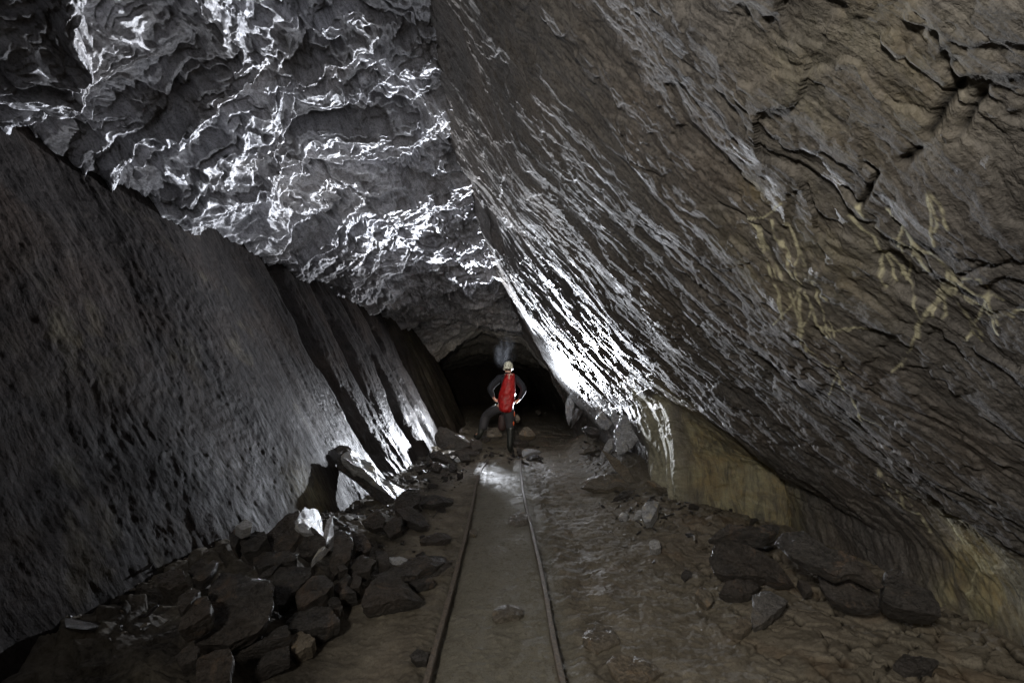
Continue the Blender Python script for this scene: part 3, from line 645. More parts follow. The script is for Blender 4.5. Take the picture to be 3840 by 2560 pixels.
S('rock', 'long pointed boulder with a lit crest nearest the left rail', 'Z4', [(1700,690),(1760,635),(1830,600),(1950,620),(2010,650),(2140,742),(2060,760),(1950,775),(1850,800),(1730,820),(1670,790)], 0.14, (0.15,-0.5,0.85), 0.13, cat='boulder')
S('slate_slab', 'long flat slab lying beside the left rail above the pointed boulder', 'Z4', [(2310,410),(2230,422),(2050,470),(1960,530),(1760,600),(1800,625),(1950,605),(2100,570),(2230,515),(2300,455)], 0.13, (0.1,-0.25,0.95), 0.07, cat='slab')
S('slate_shard', 'small flat shard shining white in the middle of the left heap', 'Z4', [(1880,467),(1950,462),(2045,480),(2030,500),(1900,487)], 0.14, (0.1,0.15,1), 0.03, 'rock_pale_lit', 'shard')
S('slate_shard', 'small squared chunk left of the shining white shard', 'Z4', [(1780,400),(1870,430),(1875,520),(1800,510)], 0.15, (0.1,-0.5,0.9), 0.1, cat='shard')
S('slate_slab', 'flat rectangular stone between the pointed boulder and the rail', 'Z4', [(2020,640),(2170,612),(2215,640),(2080,685)], 0.06, (0,-0.3,0.95), 0.05, cat='slab')
S('rock', 'triangular dark rock below the fallen double slab', 'Z3', [(1080,780),(1165,900),(1130,970),(1030,1000),(935,935),(1000,860)], 0.16, (0.1,-0.75,0.65), 0.12)
S('rock', 'angular dark rock right of the triangular one below the double slab', 'Z3', [(1130,985),(1250,880),(1320,870),(1315,1000),(1200,1078)], 0.13, (0.0,-0.75,0.65), 0.12)
S('slate_slab', 'wedge with glinting right edge below the end of the double slab', 'Z3', [(1250,790),(1330,780),(1420,775),(1530,860),(1598,975),(1500,972),(1350,900)], 0.13, (0.15,-0.5,0.85), 0.09, cat='slab')
S('rock', 'square brown block propping the lower end of the fallen double slab', 'Z3', [(1250,720),(1340,630),(1500,635),(1492,740),(1380,810),(1245,800)], 0.16, (0.0,-0.8,0.6), 0.15)
S('slate_slab', 'flat thick plank of slate pointing at the rail from the left wall foot', 'Z3', [(1505,700),(1600,672),(1829,665),(1829,715),(1620,760),(1500,745)], 0.11, (0.0,-0.45,0.9), 0.08, cat='slab')
S('slate_slab', 'low grey slab half sunk in mud below the plank of slate', 'Z3', [(1495,1110),(1600,1050),(1780,1020),(1810,1070),(1650,1132)], 0.07, (0.05,-0.4,0.9), 0.07, cat='slab')
S('fallen_slab', 'dark front leaf of the long slab leaning on the left wall', 'Z3', [(680,285),(780,292),(900,400),(950,500),(1050,600),(1210,660),(1255,720),(1232,805),(1130,745),(1010,662),(890,545),(680,395)], 0.3, (0.25,-0.9,0.35), 0.12, cat='slab', depth=5.05)
S('fallen_slab', 'brightly lit rear leaf of the long slab leaning on the left wall', 'Z3', [(780,225),(870,240),(1000,350),(1030,400),(1120,480),(1280,580),(1377,627),(1290,712),(1210,655),(1050,510),(900,390),(790,270)], 0.3, (0.72,0.12,0.68), 0.12, 'rock_pale_lit', cat='slab', depth=5.25)  # lit side of the slab, its brightness painted in with pale slate
S('fallen_slab', 'curved cap stone on the upper end of the leaning double slab', 'Z3', [(580,130),(700,170),(830,190),(862,238),(780,228),(700,242),(640,232),(590,190)], 0.3, (0.3,-0.35,0.88), 0.12, cat='slab', depth=5.3)
S('slate_slab', 'low dark slab in the lower middle of the left rubble', 'Z4', [(1110,940),(1190,860),(1330,830),(1450,830),(1520,905),(1400,965),(1290,1000),(1180,1008)], 0.13, (0.05,-0.45,0.9), 0.12, cat='slab')
S('rock', 'small sparkling lump above the low dark slab', 'Z4', [(1420,765),(1500,750),(1527,800),(1440,825)], 0.14, (0.1,-0.5,0.9), 0.1)
S('slate_slab', 'steep faced block at the bottom edge left of the pale mud patch', 'Z4', [(460,1210),(600,1150),(700,1130),(732,1200),(700,1392),(460,1392)], 0.2, (0.25,-0.7,0.6), 0.15, cat='slab')
S('rock', 'mud stained rock right of the pale mud patch', 'Z4', [(1150,1030),(1240,1010),(1330,1050),(1300,1110),(1180,1170),(1145,1110)], 0.1, (0,-0.5,0.85), 0.1, 'rock_mud')
S('slate_slab', 'long low slab under the edge of the largest slab', 'Z4', [(720,1120),(860,1060),(1130,960),(1150,1030),(1000,1100),(800,1160)], 0.12, (0,-0.4,0.9), 0.08, cat='slab')
S('rock', 'dark striped sliver reaching out over the pale mud patch', 'Z4', [(900,1260),(960,1180),(1140,1100),(1140,1190),(1000,1250),(880,1320)], 0.1, (0,-0.5,0.9), 0.08)
S('rock', 'rough stone filling the gap left of the steep faced block', 'Z4', [(300,1180),(400,1110),(490,1120),(460,1210),(340,1260)], 0.2, (0.1,-0.5,0.85), 0.12)
S('rock', 'blurred dark rock behind the brownish block at the wall foot', 'Z4', [(330,760),(420,690),(490,700),(420,800),(360,860),(320,830)], 0.32, (0.1,-0.5,0.85), 0.12)
S('rock', 'low chunk left of the square dark rock at the wall foot', 'Z4', [(160,600),(270,540),(370,560),(390,640),(260,690),(180,670)], 0.3, (0.1,-0.5,0.85), 0.12)
S('slate_slab', 'mottled slab between the grey topped slab and the long flat slab', 'Z4', [(1590,480),(1690,440),(1780,470),(1740,560),(1620,600),(1570,560)], 0.16, (0.1,-0.5,0.85), 0.1, cat='slab')
S('rock', 'dull rock directly left of the pointed boulder', 'Z4', [(1470,700),(1560,560),(1600,600),(1560,690),(1640,720),(1520,740)], 0.14, (0,-0.5,0.85), 0.12)
S('rock', 'flat chip of rock under the thin upright fin', 'Z4', [(1480,780),(1540,820),(1510,930),(1460,900)], 0.1, (0,-0.5,0.85), 0.06)
# ---------------- far left rubble, below the caver's raised boot
S('boulder', 'big black pointed rock behind the pile at the caver\'s raised boot', 'Z1', [(75,1130),(120,1035),(200,1060),(270,1100),(380,1150),(430,1220),(300,1250),(150,1262),(90,1210)], 0.3, (0,-0.9,0.4), 0.2, cat='boulder', depth=8.3)
S('slate_shard', 'rim lit curved shard lying on the big black pointed rock', 'Z1', [(275,1110),(340,1115),(425,1192),(380,1172)], 0.3, (0.1,0.1,0.95), 0.03, 'rock_pale_lit', 'shard', depth=8.15)
S('slate_shard', 'small upright spike behind the big black pointed rock', 'Z1', [(315,1097),(340,1052),(348,1102)], 0.3, (0,-0.9,0.3), 0.04, cat='shard', depth=8.6)
S('slate_slab', 'slab with a lit upper edge lowest in the far left pile', 'Z1', [(20,1290),(120,1270),(205,1350),(212,1392),(130,1360),(50,1340)], 0.15, (0.2,-0.6,0.7), 0.1, cat='slab')
S('slate_slab', 'dark square slab right of the lit edged slab in the far left pile', 'Z1', [(285,1290),(400,1288),(432,1362),(340,1372)], 0.12, (0,-0.7,0.7), 0.1, cat='slab')
S('rock', 'rock carrying the caver\'s raised left boot', 'Z1', [(400,1170),(480,1156),(540,1190),(530,1240),(440,1232)], 0.32, (0,-0.55,0.8), 0.22, depth=8.85)
S('slate_slab', 'thin flat slab spread below the rock under the raised boot', 'Z1', [(150,1292),(400,1252),(520,1290),(500,1308),(300,1304)], 0.16, (0,-0.2,1), 0.05, cat='slab')
S('rock', 'small block in front of the rock under the raised boot', 'Z1', [(440,1225),(520,1215),(545,1245),(450,1285)], 0.18, (0,-0.6,0.8), 0.1)
S('rock', 'dark stone at the inner side of the raised boot', 'Z1', [(545,1140),(600,1108),(625,1150),(560,1175)], 0.16, (0,-0.6,0.8), 0.1)
S('slate_slab', 'leaning slab at the extreme left end of the far left pile', 'Z1', [(0,1345),(40,1350),(60,1400),(0,1420)], 0.12, (0.2,-0.7,0.7), 0.08, cat='slab')
S('rock', 'low rounded stone nearest the left rail end in the far left pile', 'Z1', [(60,1400),(110,1380),(150,1420),(110,1470),(30,1460)], 0.1, (0,-0.6,0.8), 0.1)
S('rock', 'dark chunk at the near edge of the far left pile', 'Z1', [(215,1400),(270,1385),(300,1460),(230,1480)], 0.08, (0,-0.6,0.8), 0.1)
# ---------------- around the caver's feet
S('boulder', 'cone shaped greenish boulder right of the caver\'s standing leg', 'Z1', [(900,1108),(955,1038),(1000,1048),(1072,1122),(1000,1138),(930,1128)], 0.22, (0,-0.75,0.6), 0.2, 'rock_mud', 'boulder', depth=9.6)
S('rock', 'flat topped spotted rock in front of the cone shaped boulder', 'Z1', [(850,1162),(940,1132),(1000,1162),(1000,1200),(900,1222),(850,1205)], 0.14, (0,-0.4,0.9), 0.12)
S('slate_slab', 'pale flat slab right of the caver\'s standing boot', 'Z1', [(930,1292),(960,1252),(1128,1270),(1080,1290),(940,1322)], 0.08, (0,-0.1,1), 0.06, 'rock_pale_lit', cat='slab')
S('slate_slab', 'thin flat slab just nearer than the pale slab by the boot', 'Z1', [(980,1332),(1080,1310),(1152,1335),(1020,1357)], 0.07, (0,-0.1,1), 0.05, cat='slab')
S('rock', 'small black stone touching the standing boot on the right rail', 'Z1', [(880,1260),(915,1252),(936,1300),(900,1310)], 0.1, (0,-0.6,0.8), 0.08)
S('slate_slab', 'light mud covered slab behind the caver between the legs', 'Z1', [(570,1050),(700,1042),(742,1122),(600,1128)], 0.1, (0,-0.15,1), 0.06, 'rock_mud', cat='slab', depth=10.0)
S('rock', 'dim jumbled rock at the back of the floor right of the lamp', 'Z1', [(1060,885),(1090,872),(1120,900),(1090,912)], 0.1, (0,-0.6,0.8), 0.1, depth=15)
# ---------------- right side, far
S('slate_flake', 'upright grey flake leaning on the buttress foot', 'Z5', [(330,472),(400,332),(437,308),(437,400),(360,490)], 0.3, (-0.5,-0.75,0.3), 0.05, 'rock_pale_lit', 'flake', depth=6.0)
S('rock', 'pale blue grey block on the far right heap below the flakes', 'Z5', [(170,220),(220,210),(325,235),(332,280),(270,292),(220,270)], 0.42, (-0.2,-0.6,0.8), 0.1, depth=7.6)
S('slate_slab', 'low flat slab at the foot of the far right heap', 'Z5', [(160,432),(230,390),(312,385),(300,422),(200,442)], 0.1, (0,-0.35,0.9), 0.06, 'rock_mud', cat='slab')
S('slate_slab', 'upright triangular slab leaning over the flat muddy slab', 'Z5', [(345,410),(430,460),(560,560),(640,690),(560,680),(470,590),(400,500)], 0.3, (-0.35,-0.8,0.5), 0.06, 'rock_mud', cat='slab', depth=5.5)
S('slate_slab', 'broad flat muddy slab under the upright triangular slab', 'Z5', [(160,690),(240,640),(300,590),(400,570),(600,680),(550,722),(400,752),(300,742)], 0.12, (-0.1,-0.35,0.9), 0.1, 'rock_mud', cat='slab')
S('slate_shard', 'slim shard with a bright upper edge on the right rubble', 'Z5', [(420,842),(520,770),(642,728),(600,792),(480,832)], 0.14, (0,-0.4,0.9), 0.03, cat='shard')
S('rock', 'tall brightly lit rock in the middle of the right rubble', 'Z5', [(690,900),(740,840),(830,820),(812,920),(760,1002),(710,1020),(688,970)], 0.16, (-0.3,-0.55,0.75), 0.12, 'rock_pale_lit')
S('rock', 'low white glinting stone left of the tall lit rock', 'Z5', [(488,972),(520,940),(572,942),(562,972)], 0.07, (-0.1,-0.2,1), 0.05, 'rock_pale_lit')
S('slate_shard', 'narrow lit sliver between the two glinting rocks on the right', 'Z5', [(615,992),(640,932),(692,910),(680,960)], 0.09, (-0.2,-0.4,0.9), 0.04, 'rock_pale_lit', 'shard')
S('cobble', 'round white topped cobble alone at the edge of the right rubble', 'Z5', [(745,1202),(760,1175),(790,1160),(832,1180),(850,1222),(800,1252),(762,1242)], 0.09, (-0.2,-0.5,0.85), 0.09, 'rock_pale_lit', 'cobble', rough=0.5)
S('slate_slab', 'muddy wedge against the foot of the lit buttress', 'Z5', [(720,660),(800,680),(872,742),(800,722)], 0.22, (-0.1,-0.5,0.85), 0.06, 'rock_mud', cat='slab')
S('rock', 'white splinter standing in the dark clods right of the lit rock', 'Z5', [(1118,1132),(1130,1132),(1136,1172),(1124,1176)], 0.14, (-0.2,-0.8,0.5), 0.03, 'rock_pale_lit')
S('rock_flake', 'wide bluish grey flake left of the bright white corner rock', 'Z5', [(500,110),(600,150),(690,190),(655,330),(590,400),(505,445),(445,300),(470,200)], 0.3, (-0.75,-0.6,0.2), 0.06, 'rock_pale_lit', 'flake', depth=6.2)
S('rock_flake', 'smooth bluish flake hanging left of the wide bluish flake', 'Z5', [(425,35),(500,20),(512,200),(475,262),(432,180)], 0.3, (-0.75,-0.6,0.2), 0.05, 'rock_pale_lit', 'flake', depth=6.7)
S('rock_flake', 'dark rimmed grey flake hanging over the far right heap', 'Z5', [(295,30),(400,60),(432,200),(392,252),(335,232),(290,150)], 0.3, (-0.75,-0.6,0.2), 0.05, 'rock_pale_lit', 'flake', depth=7.4)
S('rock_flake', 'short striped flake standing below the wide bluish flake', 'Z5', [(448,290),(560,370),(565,420),(475,468)], 0.3, (-0.75,-0.6,0.2), 0.05, 'rock_pale_lit', 'flake', depth=6.1)
S('rock_flake', 'long thin flake hanging furthest back at the right wall foot', 'Z1', [(1370,780),(1400,690),(1450,760),(1420,960),(1380,1040),(1355,900)], 0.3, (-0.7,-0.65,0.2), 0.06, 'rock_pale_lit', 'flake', depth=9.2)
S('rock_flake', 'dark flake hanging in the gap beside the long thin flake', 'Z1', [(1450,860),(1520,880),(1500,960),(1400,1060),(1420,960)], 0.3, (-0.7,-0.65,0.2), 0.06, 'rock', 'flake', depth=8.9)
# ---------------- right side, near
S('slate_slab', 'bumpy grey faced slab, left and largest of the near right pile', 'Z6', [(270,400),(330,310),(480,310),(560,350),(700,420),(800,500),(862,567),(760,572),(680,542),(560,532),(400,540),(310,490)], 0.2, (-0.25,-0.65,0.72), 0.14, cat='slab', rough=1.6)
S('slate_slab', 'long upper slab of the near right pile pointing down to the right', 'Z6', [(705,282),(760,215),(900,240),(1000,310),(1200,400),(1300,470),(1447,577),(1400,587),(1250,512),(1130,542),(1020,492),(890,432),(800,380)], 0.42, (-0.3,-0.6,0.75), 0.09, cat='slab')
S('slate_slab', 'long lower slab under the upper one in the near right pile', 'Z6', [(990,512),(1100,530),(1250,560),(1400,660),(1437,740),(1300,762),(1200,742),(1070,682),(1010,602)], 0.22, (-0.35,-0.6,0.72), 0.09, cat='slab')
S('rock', 'small dark layered rock below the bumpy grey slab', 'Z6', [(345,622),(400,570),(540,555),(622,592),(560,652),(480,667),(400,652)], 0.12, (-0.1,-0.5,0.85), 0.09)
S('rock', 'smooth light grey rock in front of the near right pile', 'Z6', [(560,662),(640,622),(720,650),(805,682),(740,762),(650,832),(570,868),(552,790),(582,730)], 0.14, (-0.2,-0.55,0.8), 0.1, 'rock_mid', rough=0.6)
S('rock', 'mud crusted lump left of the smooth light grey rock', 'Z6', [(430,912),(470,802),(550,790),(562,862),(500,922)], 0.07, (-0.1,-0.4,0.9), 0.07, 'rock_mud')
S('slate_slab', 'flat stone half buried in cracked mud at the lower right', 'Z6', [(1495,1092),(1560,1050),(1740,1070),(1792,1112),(1740,1162),(1630,1172),(1540,1132)], 0.06, (0,-0.25,1), 0.08, cat='slab')
S('slate_slab', 'dark crest slab at the top of the near right pile by the ochre face', 'Z6', [(275,262),(420,200),(520,215),(740,200),(745,240),(640,290),(460,252),(330,275)], 0.36, (-0.1,-0.5,0.85), 0.1, cat='slab')
S('cobble', 'round dark cobble in smooth mud left of the near right pile', 'Z6', [(98,520),(130,493),(167,510),(168,545),(122,562)], 0.05, (0,-0.5,0.85), 0.06, cat='cobble', rough=0.6)
S('rock', 'small wedge rock tipped with a glint below the round dark cobble', 'Z6', [(188,652),(225,600),(268,620),(312,700),(272,742),(220,690)], 0.09, (-0.1,-0.55,0.8), 0.08, 'rock_mud')
S('boulder', 'black shadowed boulder at the right end of the near right pile', 'Z6', [(1450,492),(1520,480),(1640,600),(1760,640),(1817,800),(1720,792),(1500,742),(1430,680)], 0.3, (-0.3,-0.7,0.6), 0.2, cat='boulder')
S('rock', 'little grey stone peeping out between the two long right slabs', 'Z6', [(865,565),(920,570),(965,640),(920,652)], 0.14, (-0.1,-0.6,0.8), 0.08)
S('rock', 'orange brown clod at the wall foot beside the black boulder', 'Z6', [(1540,720),(1580,705),(1700,810),(1650,830)], 0.12, (-0.1,-0.5,0.85), 0.08, 'rock_mud')
# ---------------- in the track
S('slate_slab', 'mud coated rectangular stone lying between the rails nearest the camera', 'Z7', [(598,1085),(640,1050),(770,1058),(802,1100),(770,1120),(622,1145),(595,1130)], 0.045, (0,-0.12,1), 0.06, 'rock_mud', 'slab', rough=0.5)
S('slate_slab', 'muddy stone against the right rail in the middle distance', 'Z7', [(700,492),(770,440),(828,480),(818,530),(760,552),(702,530)], 0.04, (0,-0.12,1), 0.05, 'rock_mud', 'slab', rough=0.7)
S('slate_shard', 'small chip lying against the inner side of the left rail', 'Z7', [(440,565),(500,580),(492,610),(450,602)], 0.03, (0,-0.2,1), 0.03, 'rock_mud', 'shard')
S('slate_slab', 'flat mud crusted slab outside the right rail near the camera', 'Z7', [(1180,1250),(1212,1200),(1370,1205),(1420,1290),(1262,1350),(1190,1312)], 0.035, (0,-0.12,1), 0.05, 'rock_mud', 'slab', rough=0.6)
S('rock', 'dark lump outside the left rail near the camera', 'Z7', [(62,1382),(110,1340),(182,1370),(172,1420),(100,1428)], 0.06, (0,-0.5,0.85), 0.06)
S('slate_slab', 'long muddy slab crossing the lower right of the track side', 'Z7', [(1330,1420),(1378,1380),(1600,1400),(1700,1480),(1600,1560),(1400,1530)], 0.04, (0,-0.15,1), 0.06, 'rock_mud', 'slab', rough=0.6)

# ---------------- small loose pieces, several shared shapes
protos = []
for k in range(7):
    rg = np.random.default_rng(100 + k); bm = bmesh.new()
    pts = rg.normal(size=(16, 3)) * np.array([1, 0.72, 0.16 + 0.12 * (k % 3)]); pts /= np.abs(pts).max() * 1.0
    for p in pts: bm.verts.new(p)
    bmesh.ops.convex_hull(bm, input=bm.verts[:]); bmesh.ops.delete(bm, geom=[v for v in bm.verts if not v.link_faces], context='VERTS')
    bmesh.ops.bevel(bm, geom=bm.edges[:], offset=0.015, segments=1, affect='EDGES')
    me = bpy.data.meshes.new('slate_chip'); bm.to_mesh(me); bm.free(); me.materials.append(M['rock']); protos.append(me)
def chips(count, region, rad, label, group, mat=None, name='slate_chip'):
    done = 0
    while done < count:
        x, y = region()
        me = protos[random.randrange(7)]
        o = bpy.data.objects.new(name, me); put(o)
        r = rad[0] * (rad[1] / rad[0]) ** (random.random() ** 1.8)
        o.scale = (r, r * random.uniform(0.7, 1.1), r * random.uniform(0.7, 1.2) * (0.75 if r > 0.05 else 1)); o.rotation_euler = (random.gauss(0, 0.45), random.gauss(0, 0.45), random.uniform(0, 6.3))
        o.location = (x, y, gz(x, y) + 0.012 + r * 0.2)
        tag(o, label, 'stone', group); done += 1
def left_heap():
    y = random.uniform(2.0, 7.8); f = random.random() ** 0.8
    x0 = -0.62 if y > 3.2 else -1.0; return x0 - f * (1.05 if y < 5 else 0.75) , y
def right_heap():
    return random.gauss(1.55, 0.28), random.gauss(4.6, 0.5)
def right_far(): return random.gauss(1.45, 0.16), random.uniform(5.8, 8.8)
def feet(): return random.uniform(-1.0, 0.75), random.uniform(7.7, 9.6)
chips(190, left_heap, (0.02, 0.085), 'small angular slate chip in the rubble at the foot of the left wall', 'slate chips in the left rubble')
chips(75, right_heap, (0.02, 0.07), 'small broken clod in the heap below the lit buttress on the right', 'clods below the buttress')
chips(45, right_far, (0.02, 0.08), 'small wet stone on the dark heap below the hanging flakes', 'stones on the far right heap')
chips(55, feet, (0.03, 0.12), 'small flat wet stone strewn across the track around the caver', 'flat stones around the caver')

def gravel(name, spots, label):
    V = []; Fc = []
    base = [np.array([v.co for v in me.vertices]) for me in protos[:4]]; fcs = [[tuple(p.vertices) for p in me.polygons] for me in protos[:4]]
    for x, y, r in spots:
        k = random.randrange(4); a = random.uniform(0, 6.3); b = random.gauss(0, 0.5)
        R_ = np.array((Matrix.Rotation(a, 3, 'Z') @ Matrix.Rotation(b, 3, 'X')).transposed())
        q = (base[k] * r) @ R_ + np.array([x, y, gz_a(x, y) + r * 0.15]); o_ = len(V)
        V += q.tolist(); Fc += [tuple(i + o_ for i in f) for f in fcs[k]]
    me = bpy.data.meshes.new(name); me.from_pydata(V, [], Fc); me.materials.append(M['rock_mud'])
    tag(put(bpy.data.objects.new(name, me)), label, 'gravel', kind='stuff')
_sp = []
for _ in range(520): x, y = left_heap(); _sp.append((x, y, random.uniform(0.006, 0.028)))
for _ in range(500): x, y = random.gauss(1.45, 0.33), random.gauss(4.4, 0.6); _sp.append((x, y, random.uniform(0.006, 0.03)))
for _ in range(250): x, y = right_far(); _sp.append((x, y, random.uniform(0.01, 0.03)))
for _ in range(260): x, y = feet(); _sp.append((x, y, random.uniform(0.008, 0.03)))
for _ in range(220):
    y = random.uniform(1.4, 7); sx = random.choice((-0.30, 0.30)); _sp.append((sx * (1 + 0) + random.choice((-1, 1)) * random.uniform(0.04, 0.1), y, random.uniform(0.003, 0.012)))
for _ in range(200): _sp.append((random.uniform(0.5, 2.2), random.uniform(1.3, 5), random.uniform(0.003, 0.012)))
_ar = np.array(_sp); _gz = floor_h(_ar[:, 0], _ar[:, 1]); _zz = {(a, b): c for (a, b, _), c in zip(_sp, _gz)}
gz_a = lambda x, y: _zz[(x, y)]
gravel('gravel', _sp, 'loose muddy gravel and slate crumbs over the tunnel floor')

# ---------------- rails
def rail(label, pts, zoom):
    C3 = []
    for p in src(zoom, pts):
        q = at_z(p[0], p[1], 0.035); C3.append(np.array(q))
    C3 = C3 + []
    C3.insert(0, C3[0] + (C3[0] - C3[1]) * 0.8)
    d = [0]
    for a, b in zip(C3[:-1], C3[1:]): d.append(d[-1] + np.linalg.norm(b - a))
    tt = np.arange(0, d[-1], 0.05); C3 = np.array(C3); X = [np.interp(tt, d, C3[:, k]) for k in range(3)]
    for k in (0, 1):
        X[k] = np.convolve(np.pad(X[k], 6, mode='reflect', reflect_type='odd'), np.ones(13) / 13, 'valid')
    X[2] = 0.022 + 0.006 * fbm(tt * 1.5, tt * 0, 3, 3) - 0.02 * (X[1] > 7.2) * np.clip(X[1] - 7.2, 0, 1)
    prof = [(-0.011, -0.05), (-0.013, -0.004), (-0.014, 0.0), (-0.0145, 0.010), (-0.011, 0.015), (0.0, 0.0165), (0.011, 0.015), (0.0145, 0.010), (0.014, 0.0), (0.013, -0.004), (0.011, -0.05)]
    V = []; Fc = []; K = len(prof)
    for i in range(len(tt)):
        i2 = min(i + 1, len(tt) - 1); i0 = max(i - 1, 0); dx, dy = X[0][i2] - X[0][i0], X[1][i2] - X[1][i0]; L = math.hypot(dx, dy)
        nx, ny = dy / L, -dx / L
        for a, b in prof:
            a *= 1 + 0.10 * math.sin(i * 1.7) * math.sin(i * 0.6); V.append((X[0][i] + nx * a, X[1][i] + ny * a, X[2][i] + b))
    for i in range(len(tt) - 1):
        for k in range(K - 1): Fc.append((i * K + k, (i + 1) * K + k, (i + 1) * K + k + 1, i * K + k + 1))
    Fc.append(tuple(range(K))); Fc.append(tuple(range(len(V) - K, len(V))))
    o = mesh_obj('rail', V, Fc, M['rail'], origin=(float(X[0][0]), float(X[1][0]), 0))
    tag(o, label, 'rail', 'pair of narrow gauge rails', 'thing')
rail('left rail of the narrow track, rusty and sunk in mud', [(165,1568),(205,1400),(270,1180),(325,990),(355,870),(395,720),(435,570),(470,400),(495,270),(530,170),(580,108)], 'Z7')
rail('right rail of the narrow track, running up to the caver\'s boot', [(1055,1568),(1010,1390),(970,1150),(935,950),(900,780),(865,640),(830,480),(810,410),(795,330),(780,200),(775,80)], 'Z7')

# ---------------- the caver
M['skin'] = plain('skin', (0.50, 0.30, 0.22), 0.5, var=0.1)
M['jacket'] = plain('dark_fleece', (0.006, 0.007, 0.012), 0.85, var=0.3, bump=0.4, scale=90)
M['trousers'] = plain('grey_trousers', (0.022, 0.021, 0.024), 0.75, var=0.25, bump=0.4, scale=40)
M['boot'] = plain('rubber_boot', (0.018, 0.02, 0.017), 0.35, var=0.4, bump=0.2, scale=25)
M['helmet'] = plain('scuffed_helmet', (0.55, 0.55, 0.44), 0.4, var=0.5, bump=0.05, scale=28)
M['red'] = plain('red_pvc', (0.28, 0.006, 0.006), 0.5, var=0.35, bump=0.5, scale=14, spec=0.3, col2=(0.34, 0.010, 0.009))
M['orange'] = plain('orange_panel', (0.75, 0.13, 0.03), 0.6, var=0.1)
M['cord'] = plain('cream_cord', (0.55, 0.5, 0.4), 0.8, var=0.1)
M['black'] = plain('black_plastic', (0.015, 0.015, 0.016), 0.5, var=0.2)
M['hair'] = plain('dark_hair', (0.03, 0.022, 0.015), 0.7, var=0.3)
M['lens'] = plain('lit_lens', (0.9, 0.93, 1.0), 0.2, emit=(0.9, 0.95, 1.0, 60.0))
DY = 8.8; PX = 0.001348
def wp(x, y, d=DY): return at_y(*src('Z2', [(x, y)])[0], d)
def skinned(name, chains, mat, parent=None, sub=2, origin=(0, 0, 0)):
    """chains: lists of (point, (rx, ry)); a point may be an index string to reuse a joint"""
    V = []; E = []; Rr = []; ids = {}
    for ch in chains:
        prev = None
        for key, p, r in ch:
            if key in ids and key is not None: i = ids[key]
            else:
                i = len(V); V.append(tuple(Vector(p) - Vector(origin))); Rr.append(r if isinstance(r, tuple) else (r, r))
                if key is not None: ids[key] = i
            if prev is not None: E.append((prev, i))
            prev = i
    me = bpy.data.meshes.new(name); me.from_pydata(V, E, []); o = bpy.data.objects.new(name, me); COL.objects.link(o)
    sm = o.modifiers.new('s', 'SKIN'); sm.use_smooth_shade = True; sm.branch_smoothing = 0.5
    for i, r in enumerate(Rr): me.skin_vertices[0].data[i].radius = r
    me.skin_vertices[0].data[0].use_root = True
    ss = o.modifiers.new('u', 'SUBSURF'); ss.levels = sub; ss.render_levels = sub
    dg = bpy.context.evaluated_depsgraph_get(); m2 = bpy.data.meshes.new_from_object(o.evaluated_get(dg))
    o.modifiers.clear(); o.data = m2; bpy.data.meshes.remove(me); m2.name = name
    m2.materials.clear(); m2.materials.append(mat)
    m2.polygons.foreach_set('use_smooth', [True] * len(m2.polygons))
    o.parent = parent
    if parent is None: o.location = origin
    return o
foot = tuple(wp(660, 1475))
PO = Vector((foot[0], foot[1], foot[2]))
J = dict(pel=wp(600, 790), wai=wp(608, 700), che=wp(618, 540, 8.84), ubk=wp(625, 430, 8.84), nek=wp(632, 345, 8.84), hd0=wp(633, 290, 8.86), hd1=wp(634, 230, 8.87), hd2=wp(634, 190, 8.87),
         shL=wp(520, 402, 8.83), shR=wp(745, 405, 8.83), elL=wp(365, 565, 8.72), elR=wp(862, 572, 8.72), wrL=wp(428, 700, 8.80), wrR=wp(790, 725, 8.80),
         haL=wp(455, 735, 8.86), haR=wp(760, 752, 8.86), hiL=wp(530, 815), hiR=wp(662, 815), knL=wp(318, 925, 9.05), knR=wp(658, 1030, 8.84),
         anL=wp(240, 1180, 9.0), anR=wp(655, 1400, 8.8), toL=wp(165, 1222, 9.14), toR=wp(690, 1462, 8.98))
J['calL'] = wp(280, 1060, 9.02); J['calR'] = wp(662, 1180, 8.81)
J['heL'] = wp(232, 1235, 8.97); J['heR'] = wp(650, 1460, 8.76)
r = lambda px: px * PX
body = skinned('person', [
    [('pel', J['pel'], (r(85), 0.10)), ('wai', J['wai'], (r(92), 0.09)), ('che', J['che'], (r(100), 0.10)), ('ubk', J['ubk'], (r(95), 0.09)), ('nek', J['nek'], r(40)), ('hd0', J['hd0'], (r(46), 0.075)), ('hd1', J['hd1'], (r(55), 0.09)), ('hd2', J['hd2'], (r(40), 0.07))],
    [('ubk', 0, 0), ('shL', J['shL'], r(42)), ('elL', J['elL'], r(29)), ('wrL', J['wrL'], r(19)), ('haL', J['haL'], (r(20), 0.018))],
    [('ubk', 0, 0), ('shR', J['shR'], r(42)), ('elR', J['elR'], r(29)), ('wrR', J['wrR'], r(19)), ('haR', J['haR'], (r(20), 0.018))],
    [('pel', 0, 0), ('hiL', J['hiL'], r(55)), ('knL', J['knL'], r(38)), ('calL', J['calL'], r(32)), ('anL', J['anL'], r(18)), ('toL', J['toL'], r(12))],
    [('pel', 0, 0), ('hiR', J['hiR'], r(55)), ('knR', J['knR'], r(40)), ('calR', J['calR'], r(32)), ('anR', J['anR'], r(18)), ('toR', J['toR'], r(12))],
], M['skin'], origin=PO)
tag(body, 'caver seen from behind, hands on hips, left boot raised on a rock', 'person')
def local(P): return Vector(P) - PO
def child_skin(name, chains, mat, parent=body, sub=2):
    ch = [[(k, (local(p) if not isinstance(p, int) else p), r_) for k, p, r_ in c] for c in chains]
    return skinned(name, ch, mat, parent, sub)
def lerp(a, b, t): return Vector(a).lerp(Vector(b), t)
